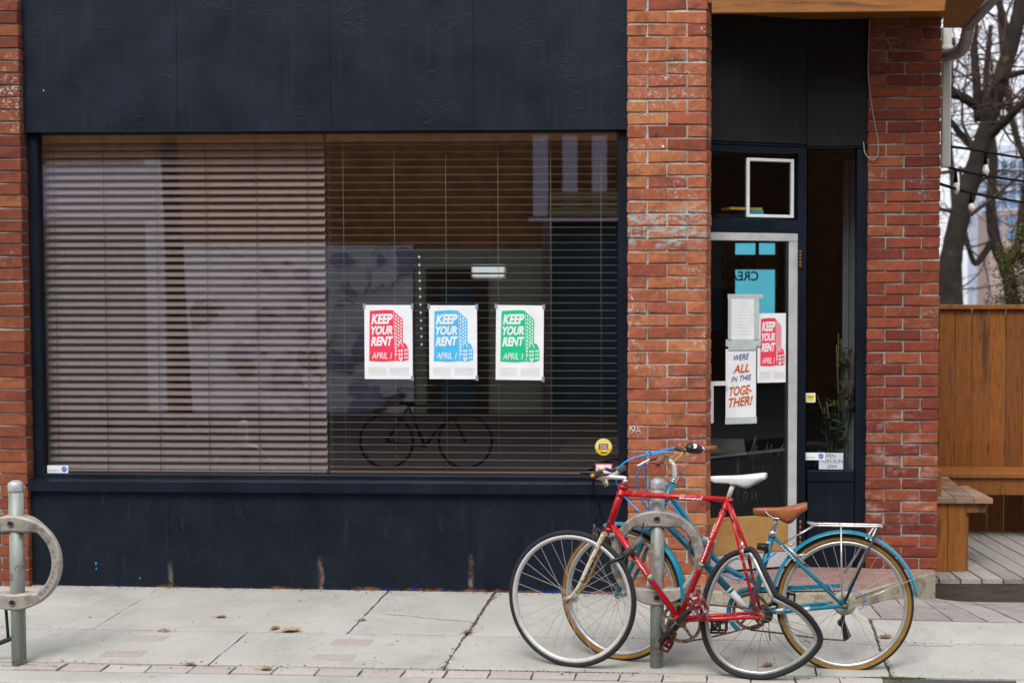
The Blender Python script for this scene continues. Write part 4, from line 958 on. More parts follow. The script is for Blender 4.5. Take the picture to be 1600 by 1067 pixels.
# paint drips on the base panels, graffiti tag on a brick
for (u, v, s_) in ((150, 880, 2.2), (150.5, 888, 1.6), (218.5, 903, 1.8), (68, 142, 1.3)):
    p = P(u, v, YF - .0092 if v > 300 else YF - .001); MB().tube([p + EZ * (s_ * .0035), p, p - EZ * (s_ * .005)], [.003 * s_ * .5, .0045 * s_ * .5, .001], 6).build('paint_drip', flat('cyan_paint', (.03, .40, .75), .4) if v > 300 else PAPER, bld)
gb = MB(); og = P(982, 681, YPIL - .0055); sc_ = 1 / 2200 * 8.07
for st in (((2, 2), (3, 15), (9, 15), (10, 9), (4, 3)), ((4, 13), (9, 5)), ((11, 1), (15, 14), (20, 3)), ((12, 7), (19, 8))):
    gb.tube([og + EX * (x * sc_) + EZ * (y * sc_) for x, y in st], .0028, 5)
gb.build('graffiti_tag', flat('graffiti_white', (.72, .70, .64), .8), bld)
# screw hole dots on the brick pillar
for (u, v) in ((1025, 211), (1036, 229)): MB().disc(P(u, v, YPIL - .006), NF, .007, .003, 10).build('plug', DARKHOLE if v < 220 else PAPER, bld)

# ------------------------------------------------------------------ ring and post bicycle stands
def ring_stand(ut, ub, vt, vb, uc, vc, label, letters=True):
    base = G(ub, vb); Yp = base.y; t = thing('bicycle_stand', base, label, 'bicycle stand', 'ring and post stands')
    k = (P(uc, vc, Yp) - P(uc, vc - 1, Yp)).length; r = 10.7 * k
    top = P(ut, vt, Yp); top.x = base.x + (top.x - base.x) * .35
    mb = MB(); mb.tube([base - EZ * .05, top - EZ * .045], r, 20); mb.build('post', GALV, t)
    cp = top - EZ * .045
    MB().lathe(cp, EX, Vector((0, 1, 0)), EZ, [(r + .0025, 0), (r + .0025, .032), (r * .9, .041), (r * .5, .049), (0, .052)], 20, closed=False).build('cap', mat('cap_zinc', (.46, .47, .49), .5, .4, .5, .15, 30), t)
    # cast ring: cross-section swells into lens-shaped bosses where it meets the post
    c = P(uc, vc, Yp); Ro = 73.5 * k; mbr = MB(); seg = 96; vs = []; m = 8
    for i in range(seg):
        an = 2 * math.pi * i / seg; d = EX * math.cos(an) + EZ * math.sin(an)
        b = max(0, 1 - abs(abs(math.sin(an)) - 1) / .22) ; b = sstep(b)
        ri = Ro - (15.5 + 9.5 * b) * k; hw = .017 + (.042 - .017) * b; mid = Ro - 6 * k
        ch = .0075
        prof = [(Ro, -hw + ch), (Ro - ch, -hw), (ri + ch * 1.2, -hw), (ri, -hw + ch * 1.2), (ri, hw - ch), (ri + ch, hw), (Ro - ch, hw), (Ro, hw - ch)]
        for rr, yy in prof: vs.append(c + d * rr + Vector((0, yy, 0)))
    fs = [(i * m + j, ((i + 1) % seg) * m + j, ((i + 1) % seg) * m + (j + 1) % m, i * m + (j + 1) % m) for i in range(seg) for j in range(m)]
    mbr.add(vs, fs, 0, False); ring = mbr.build('ring', CASTAL, t)
    for s_ in (1, -1):
        pb = c + EZ * (s_ * (Ro - 12.5 * k)) - Vector((0, .0425, 0))
        MB().lathe(pb, EX, EZ, NF, [(.0165, 0), (.0165, .003), (.0115, .003), (.0105, .0005)], 18, closed=False).build('bolt_rim', mat('bolt_ring', (.17, .16, .145), .5, .5), ring)
        MB().disc(pb, NF, .0115, .0008, 16).build('bolt', DARKHOLE, ring)
    lm = MB(); rad = Ro - 9.5 * k
    for word, a0, a1 in (('CITY OF TORONTO', 52, -50), ('PARKING', 190, 128)):
        for i, ch in enumerate(word):
            if ch == ' ': continue
            an = R(a0 + (a1 - a0) * i / (len(word) - 1)); rd = EX * math.cos(an) + EZ * math.sin(an); tg = EX * math.sin(an) - EZ * math.cos(an)
            v, f, bb = text_geo(ch, .0, 0); s2 = .0145 / .7
            lm.add([c + rd * (rad - .007 + p.y * s2) + tg * ((p.x - (bb[0] + bb[1]) / 2) * s2) + NF * .0178 for p in v], f)
    lm.build('lettering', CASTDK, ring)
    return t, c, Ro, k
ring_stand(1032, 1026, 748, 1041, 1027, 870, 'grey steel ring and post stand between the two bicycles')
ring_stand(25, 30, 752, 1036, 24.5, 877.5, 'grey steel ring and post stand standing alone at the left edge')

# ------------------------------------------------------------------ bicycles
class BikePlane:
    def __init__(s, pf, pr, lean):                       # ground contacts front and rear, lean away from the camera in degrees
        s.o = pf; e = (pr - pf); e.z *= .2; s.e1 = e.normalized()                   # towards the rear
        side = Vector((0, 0, 1)).cross(s.e1).normalized()                            # points away from the camera (+Y)
        if side.y < 0: side = -side
        s.e2 = (EZ * math.cos(R(lean)) + side * math.sin(R(lean))).normalized()
        s.n = s.e1.cross(s.e2).normalized()
        if s.n.y > 0: s.n = -s.n                                                     # towards the camera
    def pt(s, u, v, off=0.0): return onplane(u, v, s.o + s.n * off, s.n)
_SPK = None
def spoke_mesh(m):
    me = MB(); me.tube([(0, 0, 0), (0, 0, 1)], .0011, 5, caps=False)
    x = bpy.data.meshes.new('spoke'); x.from_pydata([tuple(v) for v in me.v], [], me.f); x.materials.append(m); return x
SPK = {m.name: spoke_mesh(m) for m in (SPOKEM, SPOKER)}
def spoke(a, b, m, parent):
    d = b - a; L = d.length; q = d.to_track_quat('Z', 'Y')
    put('spoke', SPK[m.name], None, parent, Matrix.LocRotScale(a, q, Vector((1, 1, L))))
def wheel(parent, c, a1, a2, n, Rw, tr, rim_m, tyre_m, spoke_m, ns=28, rim_h=.019, rim_w=.011, hub_r=.017, hub_w=.034):
    rr = Rw - tr * 1.75
    mb = MB(); mb.lathe(c, a1, a2, n, [(rr, -rim_w), (rr - rim_h * .55, -rim_w * .95), (rr - rim_h, -.004), (rr - rim_h, .004), (rr - rim_h * .55, rim_w * .95), (rr, rim_w)], 72)
    wh = mb.build('wheel', rim_m, parent)
    prof = []; fm = []; ns_ = 14; k = len(tyre_m) if isinstance(tyre_m, (list, tuple)) else 1
    for i in range(ns_):
        an = 2 * math.pi * i / ns_; prof.append((Rw - tr + tr * math.cos(an), tr * math.sin(an)))
        am = an + math.pi / ns_; cc = math.cos(am)
        fm.append(1 if (k > 1 and cc < .22) else 0)
    MB().lathe(c, a1, a2, n, prof, 80, fmat=fm).build('tyre', tyre_m, wh)
    MB().lathe(c, a1, a2, n, [(.006, -hub_w - .016), (.006, -hub_w), (hub_r * 1.25, -hub_w), (hub_r * 1.25, -hub_w + .004), (hub_r * .7, -hub_w + .009), (hub_r * .7, hub_w - .009), (hub_r * 1.25, hub_w - .004), (hub_r * 1.25, hub_w), (.006, hub_w), (.006, hub_w + .016)], 24, closed=False).build('hub', CHROME, wh)
    for i in range(ns):
        side = 1 if i % 2 else -1; tw = 1 if (i // 2) % 2 else -1
        an = 2 * math.pi * i / ns; ah = an + tw * .95
        h_ = c + (a1 * math.cos(ah) + a2 * math.sin(ah)) * (hub_r * 1.15) + n * (side * (hub_w - .002)); e_ = c + (a1 * math.cos(an) + a2 * math.sin(an)) * (rr - rim_h + .002) + n * (side * .002)
        spoke(h_, e_, spoke_m, wh)
    return wh
def saddle(parent, name, nose, tail, up, m, w_nose=.018, w_tail=.07, thick=.03, bulge=.045, rise=.01):
    ax = (tail - nose); L = ax.length; ax.normalize(); side = up.cross(ax).normalized(); up = ax.cross(side).normalized()
    mb = MB(); ns_ = 14; seg = 16; vs = []; fs = []
    for i in range(ns_ + 1):
        t = i / ns_; wd = w_nose + (w_tail - w_nose) * sstep((t - .30) / .5); 
        if t < .06: wd *= .45 + .55 * (t / .06)
        if t > .93: wd *= 1 - .35 * ((t - .93) / .07)
        hd = thick * (.55 + .45 * math.sin(math.pi * min(1, t * .9 + .1))) + bulge * math.exp(-((t - .66) / .17) ** 2)
        if t < .05: hd *= .5 + 10 * t
        tz = rise * (math.cos(2 * math.pi * (t - .05)) - 1) * .5 + rise * t
        for j in range(seg):
            an = 2 * math.pi * j / seg; cx, cy = math.cos(an), math.sin(an)
            x_ = wd * math.copysign(abs(cx) ** .7, cx); z_ = cy * thick * .42 if cy > 0 else cy * hd * (.35 + 1.25 * abs(cx) ** 1.2)
            vs.append(nose + ax * (L * t) + side * x_ + up * (tz + z_ - thick * .4))
    for i in range(ns_):
        for j in range(seg): fs.append((i * seg + j, i * seg + (j + 1) % seg, (i + 1) * seg + (j + 1) % seg, (i + 1) * seg + j))
    fs += [tuple(range(seg))[::-1], tuple(range(ns_ * seg, (ns_ + 1) * seg))]
    mb.add(vs, fs, 0, True); return mb.build(name, m, parent)
def pedal(parent, c, a, b, n, m, k_=1.0):                             # cage pedal: front and rear cage plates with windows, side rails, spindle
    a = a * k_; b = b * k_; p = MB()
    def bar(q0, q1, w_, d_):
        ax = (q1 - q0).normalized(); sd_ = n.cross(ax).normalized()
        p.prism([q0 - sd_ * w_, q1 - sd_ * w_, q1 + sd_ * w_, q0 + sd_ * w_], n * d_)
    for k, d_ in ((0, .010), (.078, .010)):
        o_ = c + n * k
        for s_ in (-1, 1):
            bar(o_ + a * .050 + b * (.027 * s_), o_ - a * .050 + b * (.027 * s_), .0045, d_); bar(o_ + a * (.050 * s_) + b * .027, o_ + a * (.050 * s_) - b * .027, .0045, d_)
        bar(o_ + a * .018 + b * .027, o_ + a * .018 - b * .027, .004, d_); bar(o_ - a * .018 + b * .027, o_ - a * .018 - b * .027, .004, d_)
    for s_ in (-1, 1):
        for t_ in (-1, 1): p.tube([c + a * (.048 * s_) + b * (.026 * t_), c + a * (.048 * s_) + b * (.026 * t_) + n * .088], .005, 4)
    p.tube([c - n * .02, c + n * .09], .011, 8)
    return p.build('pedal', m, parent)
def chainring(parent, c, a1, a2, n, Rr, m, arms=5, teeth=46):
    mb = MB(); vs = []; seg = teeth * 2
    for i in range(seg):
        an = 2 * math.pi * i / seg; d = a1 * math.cos(an) + a2 * math.sin(an); ro = Rr + (.003 if i % 2 else -.002)
        vs += [c + d * ro - n * .0018, c + d * ro + n * .0018, c + d * (Rr - .016) + n * .0018, c + d * (Rr - .016) - n * .0018]
    fs = [(i * 4 + j, ((i + 1) % seg) * 4 + j, ((i + 1) % seg) * 4 + (j + 1) % 4, i * 4 + (j + 1) % 4) for i in range(seg) for j in range(4)]
    mb.add(vs, fs)
    for i in range(arms):
        an = 2 * math.pi * i / arms + .3; d = a1 * math.cos(an) + a2 * math.sin(an)
        mb.tube([c + d * .012, c + d * (Rr - .012)], [(.011, .004), (.006, .003)], 6, flatn=a1.cross(d).cross(d))
    mb.disc(c - n * .004, n, .024, .008, 18)
    return mb.build('chainring', m, parent)
def rodp(name, pts, r, m, parent, seg=8, lab=None): return MB().tube(pts, r, seg).build(name, m, parent, lab)
def chain_path(name, pts, parent):
    pts = catmull(pts, 5); out = [pts[0]]
    acc = 0; mb = MB(); d_ = 0
    L = [0]
    for i in range(1, len(pts)): L.append(L[-1] + (pts[i] - pts[i - 1]).length)
    n_ = max(4, int(L[-1] / .0064)); res = []; j = 0
    for i in range(n_ + 1):
        s = L[-1] * i / n_
        while j < len(pts) - 2 and L[j + 1] < s: j += 1
        f = (s - L[j]) / max(1e-6, L[j + 1] - L[j]); res.append(pts[j].lerp(pts[j + 1], min(1, f)))
    mb.tube(res, [.0052 if i % 2 else .0032 for i in range(len(res))], 6)
    return mb.build(name, CHAINM, parent)

# ---- red road bicycle
rf, rr_ = G(894, 1041), G(1192, 1060)
B = BikePlane(rf, rr_, 1.0); pt = B.pt
red = thing('red_bicycle', rf.lerp(rr_, .5), 'rusty red road bicycle with white saddle and a crumpled rear wheel', 'bicycle')
fw = (-B.e1); st = R(8)                                     # front wheel steered towards the wall
fwd = (fw * math.cos(st) - B.n * math.sin(st)).normalized(); nw = fwd.cross(B.e2).normalized()
if nw.y > 0: nw = -nw
cf = pt(893.5, 935); Rw = (pt(893.5, 828) - pt(893.5, 1041.7)).length / 2
wheel(red, cf, fwd, B.e2, nw, Rw, .0128, RIMW, TYRE, SPOKEM, 32, .020, .0115)
ht, hb = pt(974, 758), pt(950, 829)
rodp('head_tube', [hb, ht], .0175, RED, red, 14)
for q, r_ in ((.04, .0215), (.80, .0205), (.97, .0215)):
    p = hb.lerp(ht, q); d = (ht - hb).normalized(); MB().tube([p - d * .008, p + d * .008], r_, 14).build('headset_ring', RED, red)
rodp('headset_nut', [ht, ht + (ht - hb).normalized() * .012], .017, mat('dull_red_cup', (.22, .02, .025), .45), red, 12)
bb = pt(1061, 967); sct = pt(1137.5, 781)
rodp('top_tube', [pt(972, 771), pt(1139, 780.5)], .0135, RED, red, 12, 'scratched red top tube with pale worn paint')
rodp('down_tube', [pt(955, 818), bb], .0150, RED, red, 12)
rodp('seat_tube', [bb, pt(1138, 779)], .0145, RED, red, 12)
MB().tube([bb - B.n * .036, bb + B.n * .036], .021, 14).build('bottom_bracket', RED, red)
dro = pt(1186, 960)
for s_ in (1, -1):
    rodp('seat_stay', [sct + B.n * (.012 * s_), sct.lerp(dro, .4) + B.n * (.036 * s_) + B.e1 * (.0 if s_ > 0 else .02), dro + B.n * (.062 * s_)], [.0085, .0085, .0068], RED, red)
    rodp('chain_stay', [bb + B.n * (.022 * s_), bb.lerp(dro, .3) + B.n * (.030 * s_), dro + B.n * (.062 * s_)], [.0115, .0105, .0075], RED, red)
    MB().prism([dro + B.n * (.060 * s_) + B.e1 * x + B.e2 * z for x, z in ((-.022, -.008), (.018, -.012), (.024, .012), (-.004, .026))], B.n * .004).build('dropout', RED, red)
# fork
crown = pt(946, 833)
MB().tube([crown + nw * .034 - B.e2 * .004, crown - nw * .034 - B.e2 * .004], (.013), 8).build('fork_crown', CREAMF, red)
for s_, m_ in ((1, CREAMF), (-1, RUSTF)):
    q0 = crown + nw * (.030 * s_) - B.e2 * .004; e = cf + nw * (.047 * s_)
    mid1 = q0.lerp(e, .45) - fwd * .012 + nw * (.012 * s_); mid2 = q0.lerp(e, .78) - fwd * .018 + nw * (.012 * s_)
    pts_ = catmull([q0, mid1, mid2, e], 6); rodp('fork_blade', pts_, [(.0125 - .006 * i / len(pts_), .0085 - .003 * i / len(pts_)) for i in range(len(pts_))], m_, red, 10, 'cream fork blade flecked with rust' if s_ > 0 else 'fork blade covered in brown rust')
MB().tube([cf + nw * .052, cf + nw * .066], .009, 6).build('axle_nut', mat('rusty_nut', (.18, .07, .025), .6, .3), red)
# stem, handlebar, grips, levers
s0 = ht + (ht - hb).normalized() * .012; s1 = pt(978, 746.5); clamp = pt(951, 745, .0)
rodp('stem', [s0, s1 - B.e2 * .006], .0115, WHITE_STEM, red, 12); rodp('stem_extension', catmull([s1 - B.e2 * .004 + B.e1 * .002, s1 + fw * .02, clamp], 4), .0108, WHITE_STEM, red, 12)
hbm = clamp; hx = (B.n * math.cos(R(5)) + fw * math.sin(R(5))).normalized()
hl, hr = hbm + hx * .235 + B.e2 * .03, hbm - hx * .235 + B.e2 * .02
rodp('handlebar', catmull([hl, hbm + hx * .06, hbm - hx * .06, hr], 6), .0112, mat('worn_white_bar', (.55, .53, .47), .5, .2, .5, .1, 30, 0, (.40, .20, .05), .35, 60), red, 10)
for e_, i_ in ((hl, 1), (hr, -1)):
    a_ = e_ - hx * (.11 * i_); MB().tube([a_, e_], .0165, 14).build('grip', BLKP if i_ > 0 else GREYP, red)
    MB().tube([e_, e_ + hx * (.004 * i_)], .0105, 12).build('grip_plug', flat('amber_plug', (.55, .26, .03), .5), red)
    l0 = e_ - hx * (.13 * i_); MB().tube([l0, l0 + fwd * .03 - B.e2 * .0, l0 + fwd * .085 + hx * (.06 * i_) + B.e2 * .004], [(.011, .009), (.009, .007), (.006, .004)], 8).build('brake_lever', BLKP, red)
MB().lathe(hl - hx * .13 + B.e2 * .014, fwd, hx, B.e2, [(.0, .022), (.012, .020), (.018, .011), (.019, 0), (0, 0)], 16, closed=False).build('bell', flat('cream_bell', (.75, .60, .36), .35), red)
MB().tube([hbm + hx * .07 - B.e2 * .004, hbm + hx * .07 - B.e2 * .034 + B.e1 * .015], .012, 8).build('lamp_bracket', CREAMF, red)
# cables and front brake
cal = pt(931, 838)
def caliper(c, n_, up, side, parent, m, h=.05):
    mb = MB()
    for s_ in (-1, 1): mb.tube(catmull([c + up * .012 + side * .0, c + up * .002 + side * (.028 * s_), c - up * (h * .55) + side * (.032 * s_), c - up * h + side * (.020 * s_)], 4), [.008] * 13, 8)
    mb.tube([c + n_ * .02 + up * .004, c - n_ * .02 + up * .004], .008, 8)
    mb.tube([c + side * .03 + up * .0, c + side * .03 + up * .04], .006, 8)
    for s_ in (-1, 1): mb.tube([c - up * (h) + side * (.018 * s_) - n_ * .02, c - up * (h) + side * (.018 * s_) + n_ * .02], .007, 6)
    return mb.build('brake_caliper', m, parent)
caliper(crown + fwd * .045 + B.e2 * .006, fwd, B.e2, nw, red, mat('dark_alloy', (.09, .09, .095), .4, .5, .5, .3, 60))
MB().tube(catmull([hl - hx * .12 + fwd * .02, pt(925, 765, .08), pt(938, 795, .04), crown + fwd * .045 + nw * .03 + B.e2 * .05], 8), .0022, 6).build('brake_cable', WIRE, red)
MB().tube(catmull([hl - hx * .10 + fwd * .03, pt(930, 770, .10), pt(942, 815, .06), crown + fwd * .045 + nw * .03 + B.e2 * .045], 8), .0022, 6).build('brake_cable', WIRE, red)
MB().tube(catmull([pt(1108, 783, .016), pt(1122, 787, .03), pt(1140, 806, .035), pt(1152, 828, .02), pt(1157, 842, .0)], 8), .0026, 6).build('brake_cable', WIRE, red)
# saddle and post
rodp('seat_post', [pt(1137, 780), pt(1146, 755)], .0118, mat('white_seat_post', (.62, .62, .56), .4, .1, .5, .1, 30), red, 12)
saddle(red, 'saddle', pt(1110.5, 744), pt(1197, 740), B.e2, WHITEP, .020, .062, .030, .028, .004)
MB().tube(catmull([pt(1196, 741, .03), pt(1192, 748, .04), pt(1182, 755, .03), pt(1160, 757, .02), pt(1140, 755, .02)], 5), .0035, 6).build('saddle_rail', mat('cream_rail', (.5, .46, .3), .5), red)
MB().tube(catmull([pt(1190, 745, -.03), pt(1180, 756, -.02), pt(1160, 757, -.02), pt(1140, 755, -.02)], 5), .0035, 6).build('saddle_rail', MATS['cream_rail'], red)
MB().tube([sct + B.n * .02 + B.e1 * .012, sct - B.n * .02 + B.e1 * .012], .010, 8).build('seat_clamp', RED, red)
# cranks, pedals, chainring, chain
cr0 = pt(1065, 972, -.045); a1c, a2c = B.e1, B.e2
chainring(red, cr0, a1c, a2c, B.n, .098, mat('greasy_chainring', (.30, .25, .17), .45, .6, .5, .25, 40, 0, (.14, .08, .04), .4, 50))
c1 = bb + B.n * .055; c1e = pt(1093, 940, .06); c2 = bb - B.n * .042; c2e = pt(1031, 1003, -.012)
rodp('crank_arm', [c1, c1e], [.017, .013], BLKP, red, 8); rodp('crank_arm', [c2, c2e], [.016, .013], BLKP, red, 8)
MB().disc(c1 + B.n * .006, B.n, .010, .004, 12).build('crank_bolt', CHROME, red)
ad = (B.e1 * .42 - B.e2 * .9).normalized(); bd = ad.cross(B.n).normalized()
pedal(red, c1e + B.n * .012, ad, bd, B.n, PEDR); pedal(red, pt(1041, 1004, -.012), (B.e1 * .35 + B.e2 * .93).normalized(), (B.e1 * .93 - B.e2 * .35).normalized(), -B.n, mat('dark_maroon_pedal', (.10, .012, .018), .5, .3, .4, .3, 40), .78)
cog = pt(1196, 961, -.045)
chain_path('chain', [pt(1067, 941, -.045), pt(1100, 943.5, -.045), pt(1150, 948, -.045), pt(1180, 950, -.045)], red)
chain_path('chain', [pt(1068, 1003, -.045), pt(1100, 997, -.045), pt(1140, 988, -.045), pt(1185, 975, -.045)], red)
cg = MB()
for i, r_ in enumerate((.036, .032, .029, .026)): cg.lathe(cog + B.n * (.006 * i), B.e1, B.e2, B.n, [(r_, 0), (r_, .003), (.012, .003), (.012, 0)], 26, sm=False)
cg.build('sprockets', mat('greasy_sprocket', (.07, .065, .06), .5, .6, .5, .3, 60), red)
MB().tube([dro + B.n * .066, dro + B.n * .082], .010, 6).build('axle_nut', MATS['rusty_nut'], red)
# crumpled rear wheel
bw_px = [(1176, 859.5, .012), (1172, 857.8, .008), (1158, 861, 0), (1136, 870, 0), (1117, 892, 0), (1103, 925, 0), (1097.5, 960, 0), (1102, 998, 0), (1117, 1028, 0), (1142, 1048, 0), (1172, 1056.5, 0), (1200, 1057, 0), (1230, 1048, .0), (1258, 1032, .01), (1277, 1012, .02), (1281.5, 1001, .02), (1281.5, 994, .024), (1277.5, 983, .03), (1266, 966, .05), (1248, 949, .07), (1229, 938, .085), (1214.5, 930.8, .09), (1211.8, 928.2, .091), (1210.2, 925, .09), (1203, 910, .08), (1194, 891, .065), (1185, 872, .04), (1180, 864, .02)]
ctr = [pt(u, v, o_) for u, v, o_ in bw_px]
tp = catmull(ctr, 5, True); hubc = pt(1190, 961.5)
wh = None
cen = Vector((0, 0, 0))
for p in tp: cen += p / len(tp)
inner = []
for i, p in enumerate(tp):
    t_ = (tp[(i + 1) % len(tp)] - tp[i - 1]).normalized(); nn = B.n.cross(t_).normalized()
    if nn.dot(cen - p) < 0: nn = -nn
    inner.append(p + nn * .0205)
mbw = MB(); mbw.tube(inner, [(.0095, .0105)] * len(inner), 8, True, flatn=B.n); wh = mbw.build('wheel', RIMS, red, 'buckled rear wheel folded inwards on one side')
MB().tube(tp, .0135, 10, True, flatn=B.n).build('tyre', TYRE, wh)
MB().lathe(hubc, B.e1, B.e2, B.n, [(.006, -.05), (.006, -.034), (.021, -.034), (.021, -.03), (.012, -.025), (.012, .025), (.021, .03), (.021, .034), (.006, .034), (.006, .05)], 20, closed=False).build('hub', mat('dull_hub', (.25, .24, .22), .5, .6), wh)
nI = len(inner); rn = random.Random(12)
for i in range(24):
    k = int(nI * i / 24); an = 2 * math.pi * i / 24; tgt = inner[k]; sd_ = 1 if i % 2 else -1
    d = (tgt - hubc).normalized(); h_ = hubc + d.cross(B.n) * (.018 * (1 if (i // 2) % 2 else -1)) + B.n * (.03 * sd_)
    if i in (18, 19, 20, 21, 22): 
        if i % 2: continue
    if 5 < i < 17 and i % 3 == 0:
        m_ = h_.lerp(tgt, .55) + d.cross(B.n) * rn.uniform(-.02, .02); MB().tube(catmull([h_, m_, tgt], 5), .0011, 5, caps=False).build('spoke', SPOKER, wh)
    else: spoke(h_, tgt, SPOKER, wh)
caliper(pt(1161, 858), B.e1, B.e2, B.n, red, mat('silver_alloy', (.55, .55, .54), .35, .6, .5, .15, 40), .04)
# lettering decals
dc = MB()
def decal(mb, s_, pa, pb, off, hgt, bold=.01, mi=0, ups=None):
    ax = (pb - pa); L = ax.length; ax.normalize(); ay = B.n.cross(ax).normalized()
    if ups is not None and ay.dot(ups) < 0: ay = -ay
    text_fit(mb, s_, pa + B.n * off, ax, ay, 0, L, -hgt / 2, hgt / 2, mi, bold)
rn = random.Random(21)
def worn_decal(mb, pa, pb, off, hgt, n_, drift=0.0):        # lettering worn to illegible white blocks
    ax = (pb - pa); L = ax.length; ax.normalize(); ay = B.n.cross(ax).normalized()
    for i in range(n_):
        x0 = L * (i + .08) / n_; x1 = L * (i + rn.uniform(.72, .98)) / n_; c_ = rn.uniform(-.15, .15) * hgt + drift; h_ = hgt * rn.uniform(.6, 1.05) / 2; o2_ = pa + B.n * off
        mb.add([o2_ + ax * x0 + ay * (c_ - h_ * rn.uniform(.7, 1)), o2_ + ax * x1 + ay * (c_ - h_ * rn.uniform(.7, 1)), o2_ + ax * (x1 + rn.uniform(-.002, .002)) + ay * (c_ + h_ * rn.uniform(.6, 1)), o2_ + ax * x0 + ay * (c_ + h_)], [(0, 1, 2, 3)])
worn_decal(dc, pt(1097, 877), pt(1109, 843), .0152, .009, 7); worn_decal(dc, pt(1111, 839), pt(1118, 817), .0152, .008, 5)
worn_decal(dc, pt(1062, 777.5), pt(1098, 779), .0141, .009, 12); worn_decal(dc, pt(996, 874), pt(1012, 897), .0157, .008, 7)
dc.build('decal_lettering', PAPER, red)
for i, (cc, nm) in enumerate((((.75, .55, .05), 'decal_yellow'), ((.02, .35, .12), 'decal_green'), ((.02, .12, .5), 'decal_blue'))):
    for (ua, va, ub, vb_, r_) in ((1013, 899, 1018, 906, .0153), (1097, 879, 1094.5, 885, .0148)):
        A, Bp = pt(ua, va), pt(ub, vb_); MB().tube([A.lerp(Bp, i / 3), A.lerp(Bp, (i + 1) / 3)], r_, 12, caps=False).build('decal_band', flat(nm, cc, .4), red)
# grey folding lock clipped to the down tube
lk = thing('folding_lock', pt(990, 855, .03), 'dark grey plastic lock clamped across the red down tube', 'lock')
MB().tube([pt(1004, 840, .035), pt(977, 867, .035)], [(.016, .024), (.016, .024)], 4, flatn=B.n).build('lock_body', GREYP, lk)
MB().tube(catmull([pt(979, 865, .035), pt(970, 871, .04), pt(957, 876, .05), pt(950, 880, .05)], 5), (.009), 8).build('lock_arm', BLKP, lk)
MB().tube(catmull([pt(1003, 841, .03), pt(1003, 828, .02), pt(1006, 816, .01)], 5), .004, 6).build('lock_key_stem', BLKP, lk)
MB().disc(pt(988, 856, .05), B.n, .004, .002, 8).build('rivet', CHROME, lk)

# ---- teal city bicycle
tf_, tr_ = G(970, 1030), G(1320, 1044)
B = BikePlane(tf_, tr_, 4.0); pt = B.pt
teal = thing('teal_bicycle', tf_.lerp(tr_, .5), 'teal step-through city bicycle with brown saddle, fenders and rear rack', 'bicycle')
fw = -B.e1; st = R(18); fwd = (fw * math.cos(st) - B.n * math.sin(st)).normalized(); nw = fwd.cross(B.e2).normalized()
if nw.y > 0: nw = -nw
cf = pt(969.5, 927); Rf = (pt(969.5, 823) - pt(969.5, 1032)).length / 2
crr = pt(1319.5, 943); Rr2 = Rf * 1.01
wheel(teal, cf, fwd, B.e2, nw, Rf, .0165, RIMS, [TYRE, TAN], SPOKEM, 32, .019, .0125)
rw = wheel(teal, crr, B.e1, B.e2, B.n, Rr2, .0165, RIMS, [TYRE, TAN], SPOKEM, 32, .019, .0125)
ht, hb = pt(1051.5, 753), pt(1024, 815)
rodp('head_tube', [hb, ht], .018, BLUE, teal, 14)
ups = (ht - hb).normalized()
MB().tube([ht, ht + ups * .008], .0205, 14).build('headset_ring', CHROME, teal); MB().tube([ht + ups * .010, ht + ups * .018], .018, 14).build('headset_ring', CHROME, teal)
bb = pt(1172, 957)
rodp('down_tube', [pt(1036, 812), pt(1138, 919.5)], .0168, BLUE, teal, 14); rodp('down_tube_sleeve', [pt(1138.5, 920), bb], .0170, WHITE, teal, 14, 'white lower end of the down tube')
rodp('down_tube_band', [pt(1140, 921.5), pt(1143, 924.5)], .0174, BLUE, teal, 14)
rodp('top_tube', catmull([pt(1049, 776), pt(1066, 800), pt(1087, 833), pt(1112, 867), pt(1145, 893), pt(1184, 909)], 6), .0145, BLUE, teal, 14)
stp = pt(1208, 832); rodp('seat_tube', [bb, stp], .0155, BLUE, teal, 14)
MB().tube([bb - B.n * .036, bb + B.n * .036], .022, 14).build('bottom_bracket', BLUE, teal)
MB().tube([pt(1205.5, 838, -.0), pt(1208.5, 829)], .0195, 14).build('seat_clamp', CHROME, teal)
rodp('seat_post', [pt(1208, 832), pt(1215, 806)], .0128, CHROME, teal, 12)
saddle(teal, 'saddle', pt(1176.5, 794), pt(1261, 788), B.e2, BROWN, .024, .080, .036, .046, .010)
MB().tube(catmull([pt(1196, 799, .025), pt(1203, 806, .03), pt(1214, 810, .03), pt(1230, 808, .03), pt(1248, 800, .03)], 5), .0038, 6).build('saddle_rail', CHROME, teal)
MB().tube([pt(1215, 806, .03), pt(1215, 806, -.03)], .012, 8).build('saddle_clamp', CHROME, teal)
for s_ in (1, -1):
    rodp('seat_stay', [pt(1211, 840, .012 * s_), pt(1240, 872, .052 * s_), crr + B.n * (.066 * s_) - B.e1 * .008], [.0085, .0085, .0075], BLUE, teal)
    rodp('chain_stay', [bb + B.n * (.024 * s_) + B.e1 * .01, bb.lerp(crr, .4) + B.n * (.044 * s_), crr + B.n * (.066 * s_)], [.0125, .0115, .009], BLUE, teal)
    MB().prism([crr + B.n * (.064 * s_) + B.e1 * x + B.e2 * z for x, z in ((-.03, -.012), (.016, -.016), (.020, .014), (-.022, .030))], B.n * .005).build('dropout', BLUE, teal)
rodp('stay_sleeve', [bb.lerp(crr, .28) + B.n * .036, bb.lerp(crr, .36) + B.n * .040], .0128, WHITE, teal, 10); rodp('stay_tape', [bb.lerp(crr, .56) + B.n * .052, bb.lerp(crr, .64) + B.n * .055], .0122, flat('silver_tape', (.55, .57, .58), .35, .4), teal, 10)
MB().tube([crr + B.n * .070, crr + B.n * .088], .0105, 6).build('axle_nut', mat('orange_rust_nut', (.30, .11, .02), .6, .3), teal)
